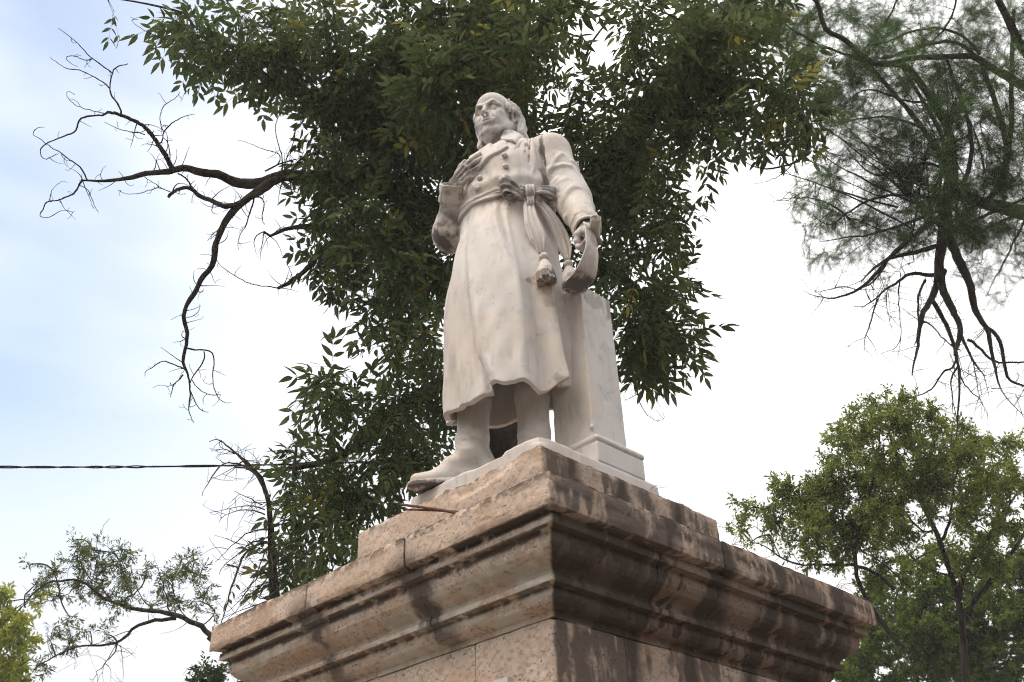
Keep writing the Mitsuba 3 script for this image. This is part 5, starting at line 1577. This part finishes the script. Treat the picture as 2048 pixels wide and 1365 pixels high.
put(ft + '__foliage', trimesh.Trimesh(V, F, process=False), 'mat_needle', smooth=False, color=C)
for k in ('__spray', '__foliage'): tag(ft + k, kind='stuff')
tag(ft, 'tall feathery fine-leaved tree at upper right with bare drooping branches below its crown', 'tree')
print('feathers', len(P_), len(F))


# ------------------------------------------------------------------ small-leaved trees
def small_tree(name, D, trunk, limbs_, clumps, tint, leaf, width, per, label, rng, jitter=.8, twigs=4, L=.10, count=6, trunk_bsdf='mat_bark', smat='mat_small_leaf', deep=.5, bare_=()):
    tp, tr = trunk
    key = numbered_tree(name)
    put(key + '__trunk', tubes([(tp, tr)], 10), trunk_bsdf)
    ls = [trace(p, [D, D - .3], a * .6, b * .6, rng, wob=.02, dz=.4) for p, a, b in limbs_]
    for l in ls[:6]: put(key + '__limb', tubes([l], 8), trunk_bsdf)
    tw_ = list(ls[6:])
    for l in ls: sprouts(l, rng, twigs, .35, .8, 1, .003, .3, tw_)
    for p, a, b in bare_: tw_.append(trace(p, [D, D - .4], a, b, rng, wob=.01, dz=.3))
    temps = [palmate_sprig(rng, count, leaf, width, L) for _ in range(6)]
    nd = np.vstack([tp[len(tp) // 2:]] + [l[0] for l in ls])
    paths, P, fr, sc = clothe(blob_balls(clumps, D, rng, jitter), nd, rng, per, .1, .006, 1.0, .15, .8, temps, None, deep=deep, flat=.8)
    V, F, C = scatter(temps, P, fr, sc, rng, tint, 1.2)
    put(key + '__branch', tubes(paths + tw_), 'mat_twig')
    put(key + '__foliage', trimesh.Trimesh(V, F, process=False), smat, smooth=True, color=C)
    tag(key + '__branch', kind='stuff'); tag(key + '__foliage', kind='stuff')
    tag(key, label, 'tree')
    print(name, len(P), len(F))


def numbered_tree(name):
    if name + '__trunk' not in scene: return name
    i = 1
    while f'{name}_{i:03d}__trunk' in scene: i += 1
    return f'{name}_{i:03d}'


def stem(pts, D, d0, d1, rng, ground=True):
    P = [at(x, y, D) for x, y in pts]
    if ground: P = [np.array([P[0][0] * 1.0, P[0][1] + .1, -.1])] + P
    c = curve(P, 30)
    return c, np.linspace(d0, d1, 30) / 2 / FOCAL * D


R2 = np.random.default_rng(33)
small_tree('green_tree', 12.5, stem([(1930, 1330), (1924, 1248), (1911, 1175), (1892, 1120), (1879, 1079), (1865, 1050), (1835, 990), (1800, 930), (1780, 870)], 12.5, 26, 6, R2),
           [([(1920, 1200), (1938, 1129), (1975, 1079), (2000, 1040), (2040, 980)], 18, 5), ([(1930, 1240), (1950, 1200), (1984, 1161), (2039, 1083), (2070, 1030)], 22, 8), ([(1880, 1085), (1900, 1040), (1905, 990), (1920, 930)], 12, 4), ([(1800, 1290), (1714, 1150), (1710, 1090), (1718, 1047), (1741, 978), (1752, 930), (1760, 860)], 20, 4),
            ([(1712, 1110), (1690, 1060), (1685, 1000), (1682, 960)], 9, 3), ([(1790, 1180), (1700, 1130), (1640, 1130), (1590, 1128), (1560, 1115), (1530, 1092), (1500, 1085)], 13, 3),
            ([(1560, 1115), (1545, 1085), (1520, 1060), (1495, 1048)], 5, 2), ([(1870, 1060), (1830, 1050), (1800, 1010), (1770, 1000)], 8, 3), ([(1820, 1175), (1780, 1140), (1740, 1110), (1700, 1095)], 7, 3), ([(1600, 1128), (1560, 1070), (1530, 1040)], 3, 1.5)],
           [(1725, 850, 45), (1760, 815, 38), (1795, 825, 45), (1850, 845, 44), (1745, 795, 15), (1700, 900, 62), (1780, 890, 72), (1860, 900, 55), (1645, 955, 48), (1600, 990, 42), (1560, 990, 36), (1530, 1020, 30), (1490, 1020, 26), (1462, 1045, 14), (1560, 1045, 34), (1950, 925, 48), (2015, 900, 42), (1925, 880, 40), (1965, 885, 36), (1900, 930, 40), (1990, 970, 60),
            (1735, 990, 80), (1660, 1040, 60), (1640, 1095, 46, .7), (1830, 980, 70), (1790, 1070, 66), (1700, 1100, 58), (1860, 1040, 40, .6), (2000, 1040, 66), (1960, 1110, 60), (1930, 1000, 50), (1740, 1150, 50), (1600, 1050, 36, .7), (1700, 830, 22), (1680, 870, 30), (1890, 860, 24), (1915, 900, 26), (2040, 960, 50), (1480, 1055, 16), (1500, 1090, 18, .5), (1620, 1000, 30), (1830, 1120, 40, .5), (1870, 960, 50), (1620, 1060, 44), (1590, 1020, 36), (1690, 960, 60), (1760, 1040, 50), (1850, 920, 40), (1700, 1060, 50), (1940, 1050, 40), (1800, 850, 40), (1660, 1000, 44), (1580, 1090, 26, .6), (1540, 1070, 22, .5), (1900, 1090, 34, .7), (1780, 960, 60), (1960, 960, 44)],
           ((0.15, 0.19, 0.05), (0.27, 0.31, 0.085), (0.34, 0.38, 0.09), .14), .058, .026, 820, 'green small-leaved tree with a forked trunk rising behind the right end of the cornice', R2)
small_tree('green_tree', 15.0, stem([(2090, 1400), (2080, 1300), (2060, 1240), (2040, 1180)], 15, 60, 14, R2),
           [([(2060, 1250), (1990, 1190), (1920, 1190), (1850, 1220)], 16, 4), ([(2070, 1290), (2000, 1280), (1930, 1300), (1850, 1310)], 16, 4), ([(2080, 1330), (2010, 1230), (1990, 1160)], 14, 5), ([(2080, 1350), (1960, 1340), (1820, 1360), (1740, 1340)], 16, 4)],
           [(1790, 1235, 60), (1850, 1220, 60), (1900, 1250, 75), (1960, 1200, 60), (2010, 1220, 80), (2040, 1140, 60), (1740, 1290, 44), (1720, 1340, 50), (1690, 1355, 40), (1820, 1320, 80), (1920, 1330, 80), (2020, 1320, 80), (1760, 1380, 60), (1880, 1400, 80), (1990, 1400, 80), (1850, 1170, 50), (1740, 1210, 44), (1820, 1150, 40), (1900, 1170, 50), (1780, 1180, 44), (1760, 1260, 50), (1950, 1280, 70), (1860, 1290, 70), (2030, 1260, 70), (1990, 1150, 50), (1700, 1300, 30), (1950, 1090, 40), (1870, 1100, 40, .7), (1900, 1340, 80), (1960, 1360, 80), (1830, 1260, 60), (2050, 1200, 60), (1740, 1320, 40)],
           ((0.075, 0.12, 0.025), (0.15, 0.21, 0.04), (0.23, 0.29, 0.05), .12), .078, .036, 520, 'darker dense green tree in the lower right corner, below the forked tree', R2, jitter=1.2, deep=.9)
small_tree('small_leaved_tree', 11.0, stem([(640, 1500), (540, 1370), (480, 1320), (440, 1288), (420, 1270)], 11, 44, 20, R2),
           [([(420, 1270), (395, 1250), (370, 1238), (340, 1228), (300, 1222), (260, 1215), (225, 1205), (200, 1190), (165, 1165), (120, 1160), (70, 1185), (30, 1230)], 19, 3), ([(352, 1237), (300, 1243), (265, 1260), (240, 1283), (200, 1290), (150, 1297), (110, 1312), (65, 1345)], 13, 3),
            ([(340, 1225), (330, 1180), (320, 1150), (300, 1125)], 6, 2), ([(225, 1205), (180, 1155), (160, 1130), (158, 1100)], 6, 2), ([(235, 1285), (225, 1310), (200, 1340), (185, 1368)], 5, 1.5), ([(310, 1222), (280, 1190), (268, 1160), (262, 1130)], 5, 2),
            ([(190, 1185), (205, 1140), (195, 1095), (210, 1050), (219, 1037)], 3.4, 1.3), ([(235, 1283), (215, 1320), (195, 1365)], 3, 1.3), ([(240, 1290), (246, 1330), (245, 1365)], 2.6, 1.3), ([(160, 1165), (130, 1190), (90, 1205), (50, 1215)], 4, 1.6), ([(380, 1240), (350, 1200), (345, 1165), (370, 1140)], 4, 1.6),
            ([(110, 1310), (150, 1320), (148, 1340)], 2.4, 1.2), ([(260, 1262), (210, 1280), (170, 1300), (130, 1330)], 3, 1.2)],
           [(110, 1150, 34), (150, 1112, 34), (185, 1100, 28), (150, 1080, 12), (160, 1170, 36), (225, 1105, 34), (245, 1145, 42), (195, 1150, 40), (265, 1190, 34), (330, 1160, 38), (370, 1130, 32), (395, 1150, 26), (350, 1190, 34), (405, 1205, 26), (415, 1180, 20), (300, 1205, 22, .6), (240, 1210, 28, .7), (140, 1235, 26, .6),
            (100, 1280, 26), (140, 1285, 26), (180, 1262, 20), (215, 1270, 18), (90, 1330, 24), (60, 1130, 14), (75, 1165, 18), (255, 1100, 20), (395, 1118, 14), (430, 1225, 16), (290, 1150, 24), (205, 1200, 26, .7), (120, 1190, 24), (50, 1190, 14)],
           ((0.13, 0.16, 0.065), (0.21, 0.24, 0.10)), .060, .015, 560, 'small-leaved tree with an arching dark limb left of the pedestal', R2, jitter=.35, count=7, L=.11, deep=.25)
small_tree('yellow_tree', 15.0, stem([(-40, 1500), (-20, 1380), (0, 1300), (20, 1250)], 15, 30, 6, R2), [([(-10, 1330), (30, 1280), (50, 1240)], 6, 2), ([(0, 1340), (40, 1330), (70, 1310)], 5, 2), ([(0, 1290), (20, 1230), (60, 1200), (95, 1190)], 5, 1.5)],
           [(15, 1205, 32), (40, 1240, 36), (0, 1260, 40), (25, 1290, 40), (55, 1275, 24), (10, 1330, 40), (45, 1325, 28), (25, 1365, 36), (70, 1200, 14, .7), (95, 1190, 10), (80, 1215, 12, .6), (-20, 1220, 40), (-20, 1330, 50)],
           ((0.30, 0.34, 0.05), (0.44, 0.46, 0.09)), .085, .038, 520, 'yellow-green tree at the far lower left edge', R2, jitter=.5, count=5)
small_tree('leafy_tree', 9.5, stem([(470, 1500), (450, 1420), (425, 1365), (412, 1345)], 9.5, 14, 4, R2), [([(425, 1365), (400, 1340), (382, 1330)], 4, 1.5), ([(430, 1370), (445, 1345), (455, 1330)], 4, 1.5)],
           [(410, 1338, 18), (395, 1350, 18), (432, 1342, 20), (420, 1362, 26), (450, 1352, 20), (390, 1370, 24), (460, 1380, 30)], ((0.05, 0.075, 0.03), (0.09, 0.12, 0.05)), .06, .022, 900, 'low leafy treetop under the left end of the cornice', R2, jitter=.2, deep=.2)
# ------------------------------------------------------------------ small things: the cable, rusty rods, dry grass on the ledges
R4 = np.random.default_rng(4)
scene['mat_cable'] = {'type': 'twosided', 'bsdf': {'type': 'principled', 'base_color': {'type': 'rgb', 'value': [0.02, 0.02, 0.024]}, 'roughness': 0.45}}
scene['mat_rust'] = {'type': 'twosided', 'bsdf': {'type': 'principled', 'base_color': proc(lambda p, n, uv: mix((0.06, 0.035, 0.022), (0.17, 0.085, 0.045), fbm(p.x * 60, p.y * 60, p.z * 60, 3))), 'roughness': 0.9}}
scene['mat_straw'] = {'type': 'twosided', 'bsdf': {'type': 'diffuse', 'reflectance': {'type': 'rgb', 'value': [0.24, 0.20, 0.13]}}}
A_, B_ = at(-900, 915, 6.4), at(905, 918, 8.65)
u_ = np.linspace(0, 1, 500)[:, None]
mid_ = A_ * (1 - u_) + B_ * u_
mid_[:, 2] -= 0.075 * 4 * (u_ * (1 - u_))[:, 0]
ph = u_[:, 0] * 2 * math.pi * 14 + 1.9 * np.sin(u_[:, 0] * 23)
gap_ = 0.0050 * (1 + 0.5 * np.sin(u_[:, 0] * 57 + 1) + 0.35 * np.sin(u_[:, 0] * 131))
for s in (0, math.pi):
    put('twisted_cable__strand', tubes([(mid_ + np.stack([0 * ph, np.cos(ph + s) * gap_, np.sin(ph + s) * gap_], -1), 0.0062)], 6), 'mat_cable')
tag('twisted_cable', 'black twisted pair of cables strung across the sky at left into the great tree', 'cable')

for k, (a, b, r) in enumerate((((.525, -.852, -.459), (.175, -.850, -.302), .0050), ((.560, -.842, -.459), (.19, -.842, -.322), .0042))):
    a, b = np.array(a), np.array(b)
    p_ = curve([a, a * .55 + b * .45 + R4.normal(0, .003, 3), b], 14)
    key = put('iron_rod', tubes([(s2w(p_), r)], 8), 'mat_rust')
    tag(key, ['longer rusty iron rod sticking up out of the front of the cornice, ending higher', 'shorter rusty iron rod under the other one on the front of the cornice'][k], 'iron rod')


def tuft(P, n, L, out, seed):
    r = np.random.default_rng(seed)
    ps = []
    for _ in range(n):
        d = np.array([out[0], out[1], 1.2]) + r.normal(0, .45, 3)
        d /= np.linalg.norm(d)
        p = [np.array(P) + r.normal(0, .008, 3) * [1, 1, 0]]
        l = L * r.uniform(.5, 1.2)
        for i in range(8):
            d = d + np.array([out[0] * .10, out[1] * .10, -0.34]) + r.normal(0, .04, 3)
            d /= np.linalg.norm(d)
            p.append(p[-1] + d * l / 8)
        ps.append((s2w(np.array(p)), np.linspace(.0011, .0006, 9)))
    return tubes(ps)


tips = [((.905, -.20, CZ), 5, .11, 'dry grass tuft curling over the middle of the right cornice edge'), ((.904, -.02, CZ), 4, .10, 'dry grass tuft beside the joint of the right cornice'), ((.52, .10, CZ + .3625), 4, .10, 'thin dry grass blades on top of the upper block'),
        ((.905, .66, CZ), 6, .09, 'dry grass tuft near the far right corner of the cornice'), ((.905, .36, CZ), 3, .08, 'thin dry grass blades on the right cornice slab, farther right')]
for k, (P, n, L, lab) in enumerate(tips):
    key = put('grass_tuft', tuft(P, n, L, (1, -.1), k), 'mat_straw')
    tag(key, lab, 'grass', kind='stuff')
# ------------------------------------------------------------------ thin haze added in place of lens glare: far leaves fade a little
scene['air'] = {'type': 'homogeneous', 'albedo': {'type': 'rgb', 'value': [0.95, 0.955, 0.96]}, 'sigma_t': 0.0022}
scene['haze'] = {'type': 'cube', 'to_world': T().translate([0, 0, 8.5]).scale([215, 215, 9.8]), 'bsdf': {'type': 'null'}, 'interior': {'type': 'ref', 'id': 'air'}}
scene['camera']['medium'] = {'type': 'ref', 'id': 'air'}
tag('haze', 'thin haze added over the plaza to lift the darks like lens glare', 'haze', kind='stuff')
